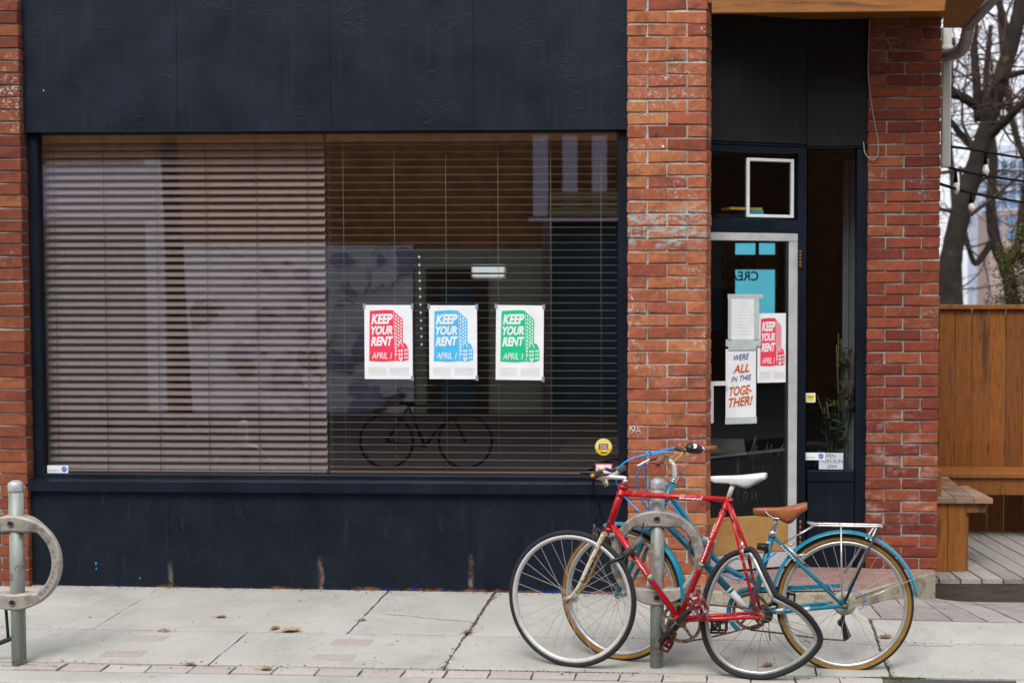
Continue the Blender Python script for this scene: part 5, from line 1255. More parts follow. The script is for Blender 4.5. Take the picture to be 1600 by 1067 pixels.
# fork
crown = pt(1021, 823)
MB().tube([crown + nw * .036, crown - nw * .036], .014, 10).build('fork_crown', BLUE, teal)
for s_ in (1, -1):
    q0 = crown + nw * (.034 * s_); e = cf + nw * (.052 * s_); pts_ = catmull([q0, q0.lerp(e, .5) - fwd * .008 + nw * (.008 * s_), q0.lerp(e, .8) - fwd * .010 + nw * (.006 * s_), e], 6)
    rodp('fork_blade', pts_, [(.0145 - .005 * i / len(pts_), .011 - .003 * i / len(pts_)) for i in range(len(pts_))], BLUE, teal, 10)
# fenders: thin curved shells
def fender(c, a1, a2, n, Rin, ang0, ang1, w_, name='fender'):
    prof = []
    for i in range(9):
        t = -1 + 2 * i / 8; prof.append((Rin + .012 * (1 - t * t) ** .5 * 1.2, w_ * t))
    pr2 = prof + [(r_ - .0018, x_ * .985) for r_, x_ in prof[::-1]]
    return MB().lathe(c, a1, a2, n, pr2, 60, closed=True, a0=R(ang0), a_1=R(ang1)).build(name, FENDER, teal)
fender(crr, B.e1, B.e2, B.n, Rr2 + .010, 8, 180, .027)
fender(cf, -fwd, B.e2, nw, Rf + .010, -6, 105, .027)
for s_ in (1, -1):
    e = crr + (B.e1 * math.cos(R(22)) + B.e2 * math.sin(R(22))) * (Rr2 + .016)
    rodp('fender_stay', [crr + B.n * (.074 * s_) + B.e1 * .01, e + B.n * (.030 * s_)], .0022, CHROME if s_ > 0 else CHAINM, teal, 6)
# rear rack
RK = mat('rusty_rack_chrome', (.60, .57, .54), .32, .6, .5, .12, 30, 0, (.30, .12, .03), .30, 26)
def rk(u, v, o_): return pt(u, v, o_)
zr = (pt(1320, 820) - crr).dot(B.e2)
def rp(e, o_, dz=0.0): return crr + B.e1 * e + B.e2 * (zr + dz) + B.n * o_
eF = (pt(1272, 820) - crr).dot(B.e1); eR = (pt(1378, 820) - crr).dot(B.e1)
loop = catmull([rp(eR, .055), rp(eF + .06, .055), rp(eF + .01, .048), rp(eF - .02, .025, .006), rp(eF - .03, 0, .01), rp(eF - .02, -.025, .006), rp(eF + .01, -.048), rp(eF + .06, -.055), rp(eR, -.055)], 6)
rodp('rack_rail', loop, .0052, RK, teal)
rodp('rack_rail', [rp(eF + .02, 0), rp(eR, 0)], .004, RK, teal)
for q in (.06, .34, .58, .82, 1.0): x_ = eF + .02 + (eR - eF - .02) * q; rodp('rack_crossbar', [rp(x_, .055), rp(x_, -.055)], .004, RK, teal)
for s_ in (1, -1):
    rodp('rack_strut', [rp(eR - .015, .055 * s_), crr + B.n * (.076 * s_) + B.e2 * .02], (.0068), BLKP if s_ > 0 else RK, teal)
    rodp('rack_strut', [rp((pt(1314, 820) - crr).dot(B.e1), .055 * s_), crr + B.n * (.075 * s_) + B.e2 * .03 - B.e1 * .012], .0042, RK, teal)
    rodp('rack_arm', [pt(1221, 850, .03 * s_), rp(eF + .01, .035 * s_)], .0032, CHROME, teal)
rodp('rack_strut', [rp(eR - .03, -.05), crr + B.n * -.06 + B.e2 * .14 + B.e1 * .0], .0055, CHROME, teal)
# chain guard, cranks, chain, sprockets, derailleur
cgc = bb - B.n * .048
MB().lathe(cgc, B.e1, B.e2, B.n, [(.118, -.006), (.118, .010), (.094, .010), (.094, .0075), (.115, .0075), (.115, -.006)], 48, a0=R(68), a_1=R(238)).build('chain_guard', FENDER, teal)
a_ = cgc + B.e2 * .106 + B.e1 * .04; e = cgc + B.e2 * .106; e2_ = crr - B.n * .05 + B.e2 * .085 - B.e1 * .02
MB().prism([a_ + B.e2 * .012 - B.e1 * .03, e2_ + B.e2 * .004, e2_ - B.e2 * .014, a_ - B.e2 * .012 - B.e1 * .03], B.n * .012).build('chain_guard_arm', FENDER, teal)
chainring(teal, cgc, B.e1, B.e2, B.n, .090, mat('rusty_chainring', (.22, .15, .08), .5, .5, .5, .3, 40, 0, (.10, .05, .02), .4, 50))
c1 = bb + B.n * .05; c1e = pt(1120, 974, .06); c2 = bb - B.n * .065; c2e = bb + (bb - pt(1120, 974)) - B.n * .065
rodp('crank_arm', [c2, c2e], [(.013, .008), (.010, .007)], BLKP, teal, 8)
rodp('crank_arm', [c1, c1e], [(.013, .008), (.010, .007)], CHROME, teal, 8)
pedal(teal, c1e + B.n * .012, B.e1, B.e2, B.n, BLKP); pedal(teal, c2e - B.n * .012, B.e1, B.e2, -B.n, BLKP)
chain_path('chain', [cgc + B.e2 * .09, cgc.lerp(crr - B.n * .048, .5) + B.e2 * .075, crr - B.n * .048 + B.e2 * .055], teal)
chain_path('chain', [cgc - B.e2 * .09, pt(1230, 990, -.048), pt(1280, 997, -.048), pt(1322, 1000, -.048)], teal)
cg = MB()
for i, r_ in enumerate((.026, .029, .033, .038, .043)): cg.lathe(crr - B.n * (.05 - .005 * i), B.e1, B.e2, B.n, [(r_, 0), (r_, .0025), (.012, .0025), (.012, 0)], 28, sm=False)
cg.build('sprockets', CHAINM, teal)
MB().lathe(crr - B.n * .024, B.e1, B.e2, B.n, [(.058, 0), (.058, .0015), (.02, .004), (.02, 0)], 36).build('spoke_disc', SILVERP, teal)
dm = mat('oily_black_steel', (.03, .025, .02), .5, .4, .5, .4, 60)
md = MB(); md.tube([pt(1318, 955, -.06), pt(1316, 975, -.06), pt(1320, 990, -.055)], [(.014, .01), (.018, .012), (.012, .008)], 8); md.disc(pt(1314, 972, -.05), B.n, .018, .008, 14); md.disc(pt(1322, 994, -.05), B.n, .016, .008, 14); md.prism([pt(1312, 968, -.044), pt(1319, 966, -.044), pt(1330, 994, -.044), pt(1318, 1000, -.044)], B.n * .004)
md.build('derailleur', dm, teal)
MB().tube(catmull([pt(1309, 925, -.04), pt(1330, 922, -.05), pt(1348, 930, -.06), pt(1352, 944, -.06), pt(1342, 952, -.06)], 6), .0026, 6).build('gear_cable', CABLEB, teal)
# rear brake arms
vb = MB()
for s_ in (1, -1): vb.tube([pt(1226, 850, .04 * s_), pt(1240, 864, .05 * s_), pt(1256, 881, .048 * s_)], [(.006, .005), (.0075, .006), (.008, .007)], 8)
vb.tube([pt(1246, 868, .055), pt(1258, 866, .055)], .007, 8); vb.tube([pt(1234, 852, .02), pt(1242, 848, .0)], .005, 6); vb.build('brake_arm', MATS['silver_alloy'], teal)
# stem, bar, grips, levers
s0 = ht + ups * .018; q1 = pt(1054, 736); q2 = pt(1052, 726); q3 = pt(1046, 722)
rodp('stem', catmull([s0, q1, q2, q3], 5), [.0118] * 16, WHITE_STEM, teal, 12)
clamp = q3 + fwd * .0
MB().tube([clamp - nw * .022, clamp + nw * .022], .016, 12).build('stem_clamp', WHITE_STEM, teal)
gn0, gn1 = pt(1027.5, 723.5, .30), pt(1035.5, 712.5, .20); gf0, gf1 = pt(1099, 702, -.20), pt(1117.5, 700, -.29)
rodp('handlebar', catmull([gn1, pt(1041, 713, .14), pt(1043, 722, .06), clamp, pt(1052, 720.5, -.03), pt(1061, 713, -.09), pt(1071, 703, -.14), pt(1085, 700.5, -.17), gf0], 6), .0105, GOLD, teal, 10)
MB().tube([gn0, gn1], .0155, 14).build('grip', GRIPB, teal); MB().tube([gf0, gf1], .0155, 14).build('grip', GRIPB, teal)
MB().tube([pt(1096, 702, -.19), gf0], .0145, 12).build('grip_collar', CHROME, teal)
MB().tube(catmull([pt(1073, 702, -.13), pt(1080, 700, -.15), pt(1090, 702, -.17), pt(1095, 702, -.19)], 4), [.014, .019, .024, .026, .027, .027, .026, .025, .024, .022, .02, .018, .016], 12).build('gear_shifter', BLKP, teal)
MB().disc(pt(1085, 697, -.135), (B.n + B.e2 * .5), .013, .003, 14).build('shifter_dial', PAPER, teal)
MB().tube(catmull([pt(1055, 700, -.12), pt(1062, 702, -.12), pt(1070, 706, -.12)], 4), (.010), 8).build('brake_mount', BLKP, teal)
MB().tube(catmull([pt(1033, 712, .20), pt(1024, 716.5, .20), pt(1013, 719, .21)], 4), .0065, 8).build('brake_mount', BLKP, teal)
MB().tube(catmull([pt(1015, 718, .21), pt(1006, 722.5, .22), pt(995.5, 728, .23)], 4), [(.0055, .006)] * 5 + [(.005, .007)] * 4, 8).build('brake_lever', WHITE_STEM, teal)
for pts_ in ([(1055, 699, -.1), (1036, 703, -.02), (1012, 710, .05), (988, 716, .08), (970, 727, .08), (962.5, 740, .06), (965, 757, .0), (975, 775, -.05), (1000, 800, -.03)],
             [(1052, 707, -.1), (1034, 707, .0), (1018, 711, .1), (1016, 706, .16), (1012, 706, .2), (1009, 715, .2), (1008.5, 740, .12), (1011, 769, .08), (1015, 795, .04), (1022, 818, .02)],
             [(1009, 723, .2), (1002, 730, .18), (995, 746, .14), (997, 766, .1), (1003, 781, .07), (1014, 797, .03)],
             [(1040, 786, .02), (1050, 791, .02), (1060, 801, .02), (1066, 812, .02)],
             [(1113, 884, .02), (1130, 896, .025), (1146, 904, .025), (1160, 904, .03), (1180, 893, .03), (1196, 876, .03), (1214, 862, .03)]):
    MB().tube(catmull([pt(*q) for q in pts_], 7), .0040, 8).build('cable_housing', CABLEB, teal)
# black tail lamp and decal on the seat tube
MB().tube([pt(1183, 853, .02), pt(1201, 855, .02)], [(.016, .018), (.022, .022)], 8).build('tail_lamp', BLKP, teal)
MB().disc(pt(1199.5, 848, .0155), B.n, .009, .001, 16).build('badge', PAPER, teal)
dc = MB(); A_, E_ = pt(1220, 851, .040), pt(1243, 876, .058)
ax = (E_ - A_); L_ = ax.length; ax.normalize(); ay = B.n.cross(ax); ay = ay if ay.z > 0 else -ay

for i in range(8):
    x0, x1 = L_ * (i + .2) / 8, L_ * (i + .65) / 8; dc.add([A_ + B.n * .0087 + ax * x + ay * y for x, y in ((x0, -.003), (x1, -.003), (x1, .003), (x0, .003))], [(0, 1, 2, 3)])
dc.build('decal_lettering', PAPER, teal)
# U-lock hanging from the ring
ul = thing('u_lock', pt(1092, 860, .05), 'dark U-lock hooked through the ring and the teal frame', 'lock')
MB().tube(catmull([pt(1079, 842, .04), pt(1077, 858, .05), pt(1079, 873, .055), pt(1088, 883, .06), pt(1100, 882, .055), pt(1109, 872, .05), pt(1113, 855, .05), pt(1114, 846, .05)], 5), .0068, 10).build('shackle', GREYP, ul)
MB().tube([pt(1098, 841, .05), pt(1118, 847, .05)], .0125, 12).build('crossbar', mat('lock_grey', (.42, .43, .44), .4), ul)
# dark crank and pedal of a further bicycle at the left edge
pk = thing('bicycle_pedal', G(4, 1010), 'black bicycle pedal and thin rod poking in at the left edge', 'pedal')
yq = G(30, 1036).y + .02
MB().tube([P(-6, 928, yq), P(6, 934, yq - .02)], .012, 8).build('lever_end', BLKP, pk)
MB().tube([P(8, 934, yq), P(13, 998, yq)], .007, 8).build('rod', BLKP, pk)
MB().tube(catmull([P(-30, 1012, yq), P(-6, 1006, yq), P(10, 1000, yq), P(18, 997, yq)], 4), .012, 8).build('pedal_arm', BLKP, pk)
# dead leaves on the pavement
def leaf(u, v, s_, a, label, curl=.3):
    p = G(u, v); p.z = gz(p.x, p.y) + .004; d = Vector((math.cos(a), math.sin(a), 0)); n_ = Vector((-d.y, d.x, 0)); rn = random.Random(int(u))
    out = [(-1, 0), (-.55, .30), (-.6, .55), (-.15, .42), (.05, .75), (.3, .4), (.7, .5), (.6, .2), (1, .05), (.6, -.2), (.7, -.45), (.3, -.4), (.0, -.7), (-.2, -.4), (-.6, -.5), (-.55, -.25)]
    vs = [p + EZ * (s_ * .12)] + [p + d * (x * s_) + n_ * (y * s_) + EZ * (s_ * curl * (abs(y) ** 1.5 + .4 * max(0, x) ** 2) + rn.uniform(0, .05) * s_) for x, y in out]
    k = len(out); mb = MB(); mb.add(vs, [(0, 1 + i, 1 + (i + 1) % k) for i in range(k)])
    mb.tube([vs[1], vs[1] - d * (s_ * .6)], .0012, 5)
    return tag(mb.build('dead_leaf', LEAF if s_ < .05 else flat('pale_dead_leaf', (.40, .27, .16), .8, var=.3)), label, 'leaf', 'dead leaves on the pavement')
leaf(454, 986, .060, .2, 'largest pale brown dead leaf lying on the joint under the red poster', .35)
leaf(430, 982.5, .034, 1.2, 'dark brown dead leaf beside the largest leaf on the joint', .5)
leaf(345, 964.5, .034, .1, 'brown dead leaf on the rear slab nearest the window wall', .3)
leaf(259, 986.5, .026, .4, 'small curled brown leaf above the left inlaid pavers', .5)
leaf(566, 969, .026, .3, 'small brown leaf at the slab joint below the blue poster', .3)
leaf(731, 988, .034, .7, 'crushed tan leaf in the joint left of the red front wheel', .4)
leaf(1200, 1041, .034, .5, 'rust brown leaf inside the crumpled red rear wheel', .6)
leaf(1384, 996, .042, .1, 'long brown leaf behind the right side of the teal rear wheel', .4)
leaf(297, 1038, .032, 0, 'flat orange brown leaf on the paver line at the front left', .25)
leaf(416, 1046, .034, .1, 'flat brown leaf on the kerb pavers left of centre', .25)

# ------------------------------------------------------------------ deck, bench, fence beyond the right pillar
YD0, YD1, ZD = 1.10, 3.05, -.135
XD0, XD1 = XR1 + .004, 5.2
deck = thing('wooden_deck', (3, 2, ZD - .1), 'weathered grey plank deck low beside the brick corner pillar', 'deck')
bw_ = .139; sk = -.12
x = XD0 - .45; rn = random.Random(4)
while x < 4.9:
    z_ = rn.uniform(-.002, .002); mb = MB()
    p0 = [(x + .006, YD0), (x + bw_ - .006, YD0), (x + bw_ - .006 - .28, YD1 + .2), (x + .006 - .28, YD1 + .2)]
    if x + bw_ > XD0 - .3:
        a = max(p0[0][0], XD0); b = max(p0[1][0], XD0 + .004); c_ = max(p0[2][0], XD0 + .004); d_ = max(p0[3][0], XD0)
        if b - a > .01 or c_ - d_ > .01: MB().prism([Vector((a, YD0, ZD - .03 + z_)), Vector((b, YD0, ZD - .03 + z_)), Vector((c_, YD1 + .2, ZD - .03 + z_)), Vector((d_, YD1 + .2, ZD - .03 + z_))], Vector((0, 0, .03))).build('plank', DECKW, deck)
    x += bw_
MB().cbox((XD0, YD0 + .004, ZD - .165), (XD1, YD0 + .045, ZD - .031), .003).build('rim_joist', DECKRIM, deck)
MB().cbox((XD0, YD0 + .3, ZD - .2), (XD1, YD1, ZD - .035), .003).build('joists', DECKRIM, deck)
# fence
fence = thing('board_fence', P(1540, 830, 3.0), 'tall brown stained board fence behind the deck', 'fence')
zt, zb_ = P(1530, 483, 3.0).z, ZD - .02
fe = [1440, 1466, 1491.5, 1518, 1544.5, 1571, 1597.5, 1624, 1650, 1676, 1702, 1728]
for i in range(len(fe) - 1):
    a, b = P(fe[i], 600, 3.0).x, P(fe[i + 1], 600, 3.0).x; g_ = (.0008, .0020, .0014, .0010, .0030, .0012)[i % 6]
    MB().cbox((a + g_, 3.0 + rn.uniform(-.002, .002), zb_), (b - g_, 3.022, zt), .0055).build('board', FENCE, fence)
for i in range(len(fe) - 1):
    for v_ in (520, 700):
        for q in (.3, .7): p = P(fe[i] + (fe[i + 1] - fe[i]) * q, v_ + rn.uniform(-2, 2), 2.999); MB().disc(p, Vector((0, -1, 0)), .005, .002, 8).build('nail_head', CHAINM, fence)
MB().cbox((P(1440, 600, 3.0).x, 2.965, zt), (P(1728, 600, 3.0).x, 3.055, zt + .035), .003).build('cap_rail', BENCHW, fence)
for v_ in (520, 700): MB().cbox((P(1440, 600, 3.0).x, 3.024, P(1500, v_, 3.0).z - .04), (P(1728, 600, 3.0).x, 3.06, P(1500, v_, 3.0).z + .04), .003).build('rail', FENCE, fence)
# back bench along the fence
bb_ = thing('fence_bench', P(1540, 830, 2.8), 'long brown plank bench running along the foot of the fence', 'bench')
zA = P(1530, 739.5, 2.55).z; 
MB().cbox((P(1468, 740, 2.55).x - .1, 2.55, zA - .035), (4.6, 2.98, zA), .003).build('seat', BENCHW, bb_)
MB().cbox((P(1468, 740, 2.55).x - .1, 2.575, P(1530, 773, 2.575).z), (4.6, 2.61, zA - .036), .003).build('front_board', BENCHW, bb_)
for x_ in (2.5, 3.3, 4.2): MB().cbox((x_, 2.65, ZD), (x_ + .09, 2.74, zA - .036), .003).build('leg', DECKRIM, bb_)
# front bench
fbn = thing('corner_bench', P(1490, 872, 1.35), 'brown plank bench end with overhanging seat next to the brick pillar', 'bench')
YS0, YS1 = 1.32, 2.45; zS = P(1500, 778.5, YS0).z
ed = [P(u, 778, YS0).x for u in (1430, 1461, 1491.5, 1522.5, 1552)]
for i in range(4): 
    a, b = ed[i], ed[i + 1]
    far = 2.45 if i < 3 else 1.95
    MB().prism([Vector((a + .002, YS0, zS - .032)), Vector((b - .002, YS0, zS - .032)), Vector((b - .002 - (.0 if i < 3 else .06), far, zS - .032)), Vector((a + .002, far, zS - .032))], Vector((0, 0, .032))).build('seat_plank', BENCHTOP, fbn)
le = [P(u, 830, YS0 + .03).x for u in (1440, 1460, 1480.5, 1509.5)]
for i in range(3): MB().cbox((le[i] + .001, YS0 + .03, ZD), (le[i + 1] - .001, YS0 + .055, zS - .033), .002).build('end_board', BENCHW, fbn)
MB().cbox((P(1509.5, 790, YS0 + .035).x + .002, YS0 + .032, P(1520, 801, YS0 + .03).z), (P(1540, 790, YS0 + .03).x, YS0 + .06, zS - .033), .002).build('end_block', BENCHW, fbn)
MB().cbox((le[2], YS0 + .06, ZD), (le[3] + .02, YS1 - .1, zS - .034), .002).build('side_board', FENCE, fbn)
MB().cbox((P(1450, 750, YS0 + .1).x, YS0 + .1, zS), (P(1471.5, 750, YS0 + .1).x, YS1, P(1465, 736, YS0 + .1).z), .003).build('back_block', BENCHW, fbn)

# ------------------------------------------------------------------ string lights
sl = thing('string_lights', P(1530, 270, 2.0), 'black festoon wires with clear bulbs strung beside the pillar', 'string lights')
wires = [[(1472, 228, .7), (1520, 234, 1.4), (1600, 247, 2.6), (1680, 250, 3.6)], [(1470, 258, .7), (1520, 271, 1.4), (1600, 283, 2.6), (1680, 288, 3.6)], [(1470, 288, .7), (1520, 302, 1.4), (1600, 316, 2.6), (1680, 320, 3.6)]]
for wv in wires: MB().tube(catmull([P(*q) for q in wv], 8), .0095, 6).build('wire', WIRE, sl)
rnb = [(1540, 237, 276, 1.7), (1493.5, 265, 304, 1.03), (1517.5, 302, 332, 1.36)]
for (u, v0, v1, y_) in rnb:
    top = P(u, v0, y_); bot = P(u, v1, y_); L = (top - bot).length
    sk_ = MB().tube([top, top - EZ * (L * .52)], [.006, .016], 10).build('socket', WIRE, sl)
    MB().lathe(bot, EX, Vector((0, 1, 0)), EZ, [(0, 0), (.014, .004), (.024, L * .18), (.024, L * .28), (.014, L * .46), (.012, L * .5)], 16, closed=False).build('bulb', BULBG, sk_)

# ------------------------------------------------------------------ background: trees, cedar, tower
BARK = mat('dark_bark', (.030, .024, .020), .9, 0, .2, .45, 6, .6, (.075, .07, .02), .25, 3)
TWIG = mat('reddish_twig_bark', (.075, .045, .036), .9, 0, .2, .3, 2)
def branch_tree(name, limbs, seed, label, levels=3, twig_r=.012, dens=1.0, cat='tree'):
    rn = random.Random(seed); t = thing(name, limbs[0][0][0], label, cat, 'bare trees behind the fence')
    tr = MB(); tw = MB()
    def grow(p, d, L, r, lev):
        n_ = 4; pts = [p]; q = p; dd_ = d.copy()
        for i in range(n_):
            dd_ = (dd_ + Vector((rn.gauss(0, .22), rn.gauss(0, .22), rn.gauss(.05, .18)))).normalized(); q = q + dd_ * (L / n_); pts.append(q)
        (tr if lev == 0 else tw).tube(pts, [r * (1 - .17 * i) for i in range(n_ + 1)], 6 if lev < 2 else 4, caps=False)
        if lev >= levels: return
        k = int((3 + rn.random() * 3) * dens)
        for _ in range(k):
            f = rn.uniform(.25, 1); i = min(n_ - 1, int(f * n_)); b0 = pts[i].lerp(pts[i + 1], f * n_ - i if i < n_ else 0)
            nd = (dd_ + Vector((rn.gauss(0, .8), rn.gauss(0, .6), rn.gauss(.05, .7)))).normalized()
            grow(b0, nd, L * rn.uniform(.45, .75), max(twig_r, r * .5), lev + 1)
    for li, (pts, r0, r1) in enumerate(limbs):
        pp = catmull(pts, 5); n_ = len(pp); tr.tube(pp, [(r0 + (r1 - r0) * i / (n_ - 1)) * (1 + .06 * rn.uniform(-1, 1)) for i in range(n_)], 12)
        L = sum((pp[i + 1] - pp[i]).length for i in range(n_ - 1))
        cnt = int((10 if li == 0 else 9) * dens)
        for _ in range(cnt):
            f = rn.uniform(.35 if li == 0 else .15, 1); i = min(n_ - 2, int(f * (n_ - 1))); b0 = pp[i]; tg = (pp[i + 1] - pp[i]).normalized()
            nd = (tg * .4 + Vector((rn.gauss(0, .9), rn.gauss(0, .7), rn.gauss(.1, .7)))).normalized()
            grow(b0, nd, rn.uniform(.9, 2.4), (r0 + (r1 - r0) * f) * .25, 1)
    tr.build('trunk', BARK, t); tw.build('crown', TWIG, t)
    return t
Yt = 15.0
T = lambda u, v, dy=0: P(u, v, Yt + dy)
branch_tree('bare_tree', [([T(1474, 560), T(1479, 475), T(1486, 404), T(1501, 335), T(1524, 262), T(1540, 205), T(1562, 130), T(1588, 40), T(1606, -60)], .205, .105),
                          ([T(1543, 215), T(1570, 190, -.3), T(1600, 160, -.6), T(1640, 120, -.8)], .085, .045),
                          ([T(1530, 190, .3), T(1526, 130, .3), T(1522, 60, .4), T(1530, -40, .5)], .085, .05),
                          ([T(1552, 160), T(1575, 80, .2), T(1560, 0, .4), T(1545, -60, .5)], .08, .045),
                          ([T(1524, 165, .3), T(1500, 150, .1), T(1480, 148, 0), T(1450, 140, 0)], .09, .04),
                          ([T(1535, 240), T(1505, 215, .4), T(1485, 190, .5), T(1462, 178, .6)], .08, .03),
                          ([T(1560, 125), T(1590, 115, -.4), T(1630, 108, -.8)], .065, .03)], 5, 'big dark bare tree trunk with mossy limbs nearest the fence', 3, .005, 1.0)
Yt = 27.0
branch_tree('bare_tree', [([T(1590, 520), T(1575, 430), T(1556, 380), T(1548, 320), T(1552, 240), T(1540, 150), T(1548, 40)], .20, .06),
                          ([T(1570, 420), T(1590, 385), T(1598, 330), T(1605, 250), T(1600, 150)], .14, .05), ([T(1555, 370), T(1535, 400), T(1522, 410), T(1508, 360), T(1500, 260)], .10, .04), ([T(1600, 300), T(1630, 220), T(1640, 100)], .12, .05)], 9, 'thinner forked bare tree further back in front of the tower', 4, .006, .72)
Yt = 34.0
branch_tree('bare_tree', [([T(1640, 540), T(1630, 400), T(1625, 250), T(1610, 100), T(1600, -40)], .2, .06), ([T(1628, 300), T(1590, 220), T(1570, 120), T(1560, 20)], .12, .05), ([T(1500, 520), T(1496, 400), T(1490, 300), T(1482, 180), T(1490, 60)], .14, .05)], 15, 'faint bare tree farthest back with a web of reddish twigs', 4, .0075, .8)
# cedar
def cedar():
    t = thing('cedar_tree', P(1600, 480, 6.5), 'yellowish green cedar foliage showing over the fence at the right', 'tree')
    rn = random.Random(2); mb = MB(); tk = MB(); Yc = 6.5
    tk.tube([P(1612, 620, Yc), P(1610, 420, Yc), P(1606, 320, Yc)], [.06, .04, .01], 8)
    for i in range(150):
        v_ = rn.uniform(352, 520); hw = 12 + (v_ - 345) * .42; u_ = 1612 + rn.uniform(-1, 1) * hw
        c0 = P(u_, v_, Yc + rn.uniform(-.35, .35)); base = P(1612, v_ + 14, Yc); d = (c0 - base); d.z *= .3; d = (d.normalized() + Vector((0, 0, rn.uniform(-.4, .2)))).normalized()
        tk.tube([c0 - d * .25, c0 + d * .05], .004, 4)
        for k in range(46):
            q = c0 + d * rn.uniform(-.16, .10) + Vector((rn.gauss(0, .045), rn.gauss(0, .045), rn.gauss(0, .04))); a = (d + Vector((rn.gauss(0, .6), rn.gauss(0, .6), rn.gauss(-.2, .6)))).normalized() * rn.uniform(.025, .05)
            s_ = a.cross(Vector((rn.gauss(0, 1), rn.gauss(0, 1), rn.gauss(0, 1)))).normalized() * .008
            mb.add([q, q + a * .5 + s_, q + a, q + a * .5 - s_], [(0, 1, 2, 3)])
    mb.build('crown', mat('cedar_green', (.060, .072, .016), .8, 0, .2, .55, 9, 0, (.13, .10, .02), .4, 14), t); tk.build('trunk', BARK, t)
cedar()
# apartment tower far behind
Yw = 420.0
tw = thing('apartment_tower', P(1600, 520, Yw), 'hazy blue grey apartment tower far behind the trees', 'building')
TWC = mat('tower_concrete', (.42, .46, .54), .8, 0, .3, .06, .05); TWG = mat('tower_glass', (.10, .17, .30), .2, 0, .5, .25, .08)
x0, x1 = P(1532, 400, Yw).x, P(1680, 400, Yw).x; zt, zb_ = P(1570, 246, Yw).z, -2
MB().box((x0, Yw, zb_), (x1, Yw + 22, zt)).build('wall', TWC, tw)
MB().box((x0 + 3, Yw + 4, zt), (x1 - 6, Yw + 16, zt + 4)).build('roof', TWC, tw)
wm = MB().box((-.95, -.25, -1.0), (.95, .1, 1.0)); me = bpy.data.meshes.new('window'); me.from_pydata([tuple(v) for v in wm.v], [], wm.f); me.materials.append(TWG)
fl = MB().box((0, -1.1, -.18), (x1 - x0, .2, .18)); mf = bpy.data.meshes.new('balcony_slab'); mf.from_pydata([tuple(v) for v in fl.v], [], fl.f); mf.materials.append(TWC)
z = zt - 2.2
while z > 10:
    xx = x0 + 1.6
    while xx < P(1612, 400, Yw).x: put('window', me, None, tw, Matrix.Translation((xx, Yw, z))); xx += 2.6
    put('balcony_slab', mf, None, tw, Matrix.Translation((x0, Yw, z - 1.5))); z -= 3.0
Yw2 = 300.0
tw2 = thing('brick_tower', P(1570, 520, Yw2), 'reddish brown block behind the twigs left of the blue tower', 'building')
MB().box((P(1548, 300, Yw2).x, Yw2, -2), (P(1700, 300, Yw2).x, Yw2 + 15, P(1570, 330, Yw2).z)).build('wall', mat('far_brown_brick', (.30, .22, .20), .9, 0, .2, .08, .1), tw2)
z = P(1570, 330, Yw2).z - 2
while z > 12:
    xx = P(1548, 300, Yw2).x + 1.5
    while xx < P(1612, 300, Yw2).x: put('window', me, None, tw2, Matrix.Translation((xx, Yw2, z))); xx += 2.9
    z -= 3.0

# ------------------------------------------------------------------ the far side of the street, seen mirrored in the shop glass
YO = -13.2
def M_(u, v, Y): p = P(u, v, 2 * YGL - Y); p.y = Y; return p
ROADZ = gz(0, YB - .1) - .16
fs_ = MB().box((-30, -40, ROADZ), (30, -5.9, ROADZ + .14)).build('far_sidewalk', mat('far_grey_paving', (.105, .10, .098), .9, 0, .2, .15, 3)); fs_['kind'] = 'structure'
ob = thing('opposite_building', (-3, YO, 0), 'brick shopfront across the street mirrored in the big window', 'building')
def orect(name, u0, u1, v0, v1, m, dy=0.0, th=.05):
    a = M_(u0, v1, YO + dy); b = M_(u1, v0, YO + dy)
    return MB().box((a.x, YO + dy - th, a.z), (b.x, YO + dy, b.z)).build(name, m, ob)
OBR = mat('opposite_brown_brick', (.32, .15, .075), .9, 0, .2, .3, 5)
LAV = mat('opposite_lavender_panel', (.66, .62, .74), .8, 0, .2, .06, 1); MURW = mat('mural_ground', (.74, .74, .82), .8, 0, .2, .08, 2); MURD = mat('mural_violet', (.36, .34, .50), .8, 0, .2, .2, 3); MURB = mat('mural_brown', (.20, .15, .155), .8, 0, .2, .2, 3)
GRNG = mat('opposite_sage_paint', (.34, .37, .30), .8, 0, .2, .08, 2); TEAL = mat('opposite_teal_shade', (.05, .10, .13), .7, 0, .2, .2, 2)
MB().box((-14, YO - 6, ROADZ + .13), (6, YO - .06, 7.5)).build('wall', OBR, ob)
orect('sign_panel', 60, 240, 258, 345, LAV, .05); orect('white_strip', 233, 254, 250, 720, MURW, .04)
orect('shutter', 60, 232, 347, 690, mat('grey_shutter', (.30, .28, .28), .7, 0, .3, .1, 4, streak=True), .02)
orect('plinth', 60, 645, 690, 740, mat('far_plinth', (.45, .43, .42), .8), .06)
mur = orect('mural', 292, 645, 383, 688, MURW, .03)
rn = random.Random(31)
for i in range(120):
    u, v = rn.uniform(300, 637), 400 + 284 * rn.random() ** .8; k = rn.randint(5, 9); c = M_(u, v, YO + .036 + .0006 * i); r0 = rn.uniform(.06, .24)
    if u < 420 and rn.random() < .6: continue
    ph = rn.uniform(0, 6.28); st_ = rn.uniform(.35, 1.3); poly = [c + EX * (math.cos(ph + 6.28 * j / k) * r0 * rn.uniform(.5, 1.2)) + EZ * (math.sin(ph + 6.28 * j / k) * r0 * st_ * rn.uniform(.4, 1.1)) for j in range(k)]
    MB().add(poly, [tuple(range(k))]).build('mural_shape', rn.choice([MURD, MURD, MURB, LAV, MURW]), mur)
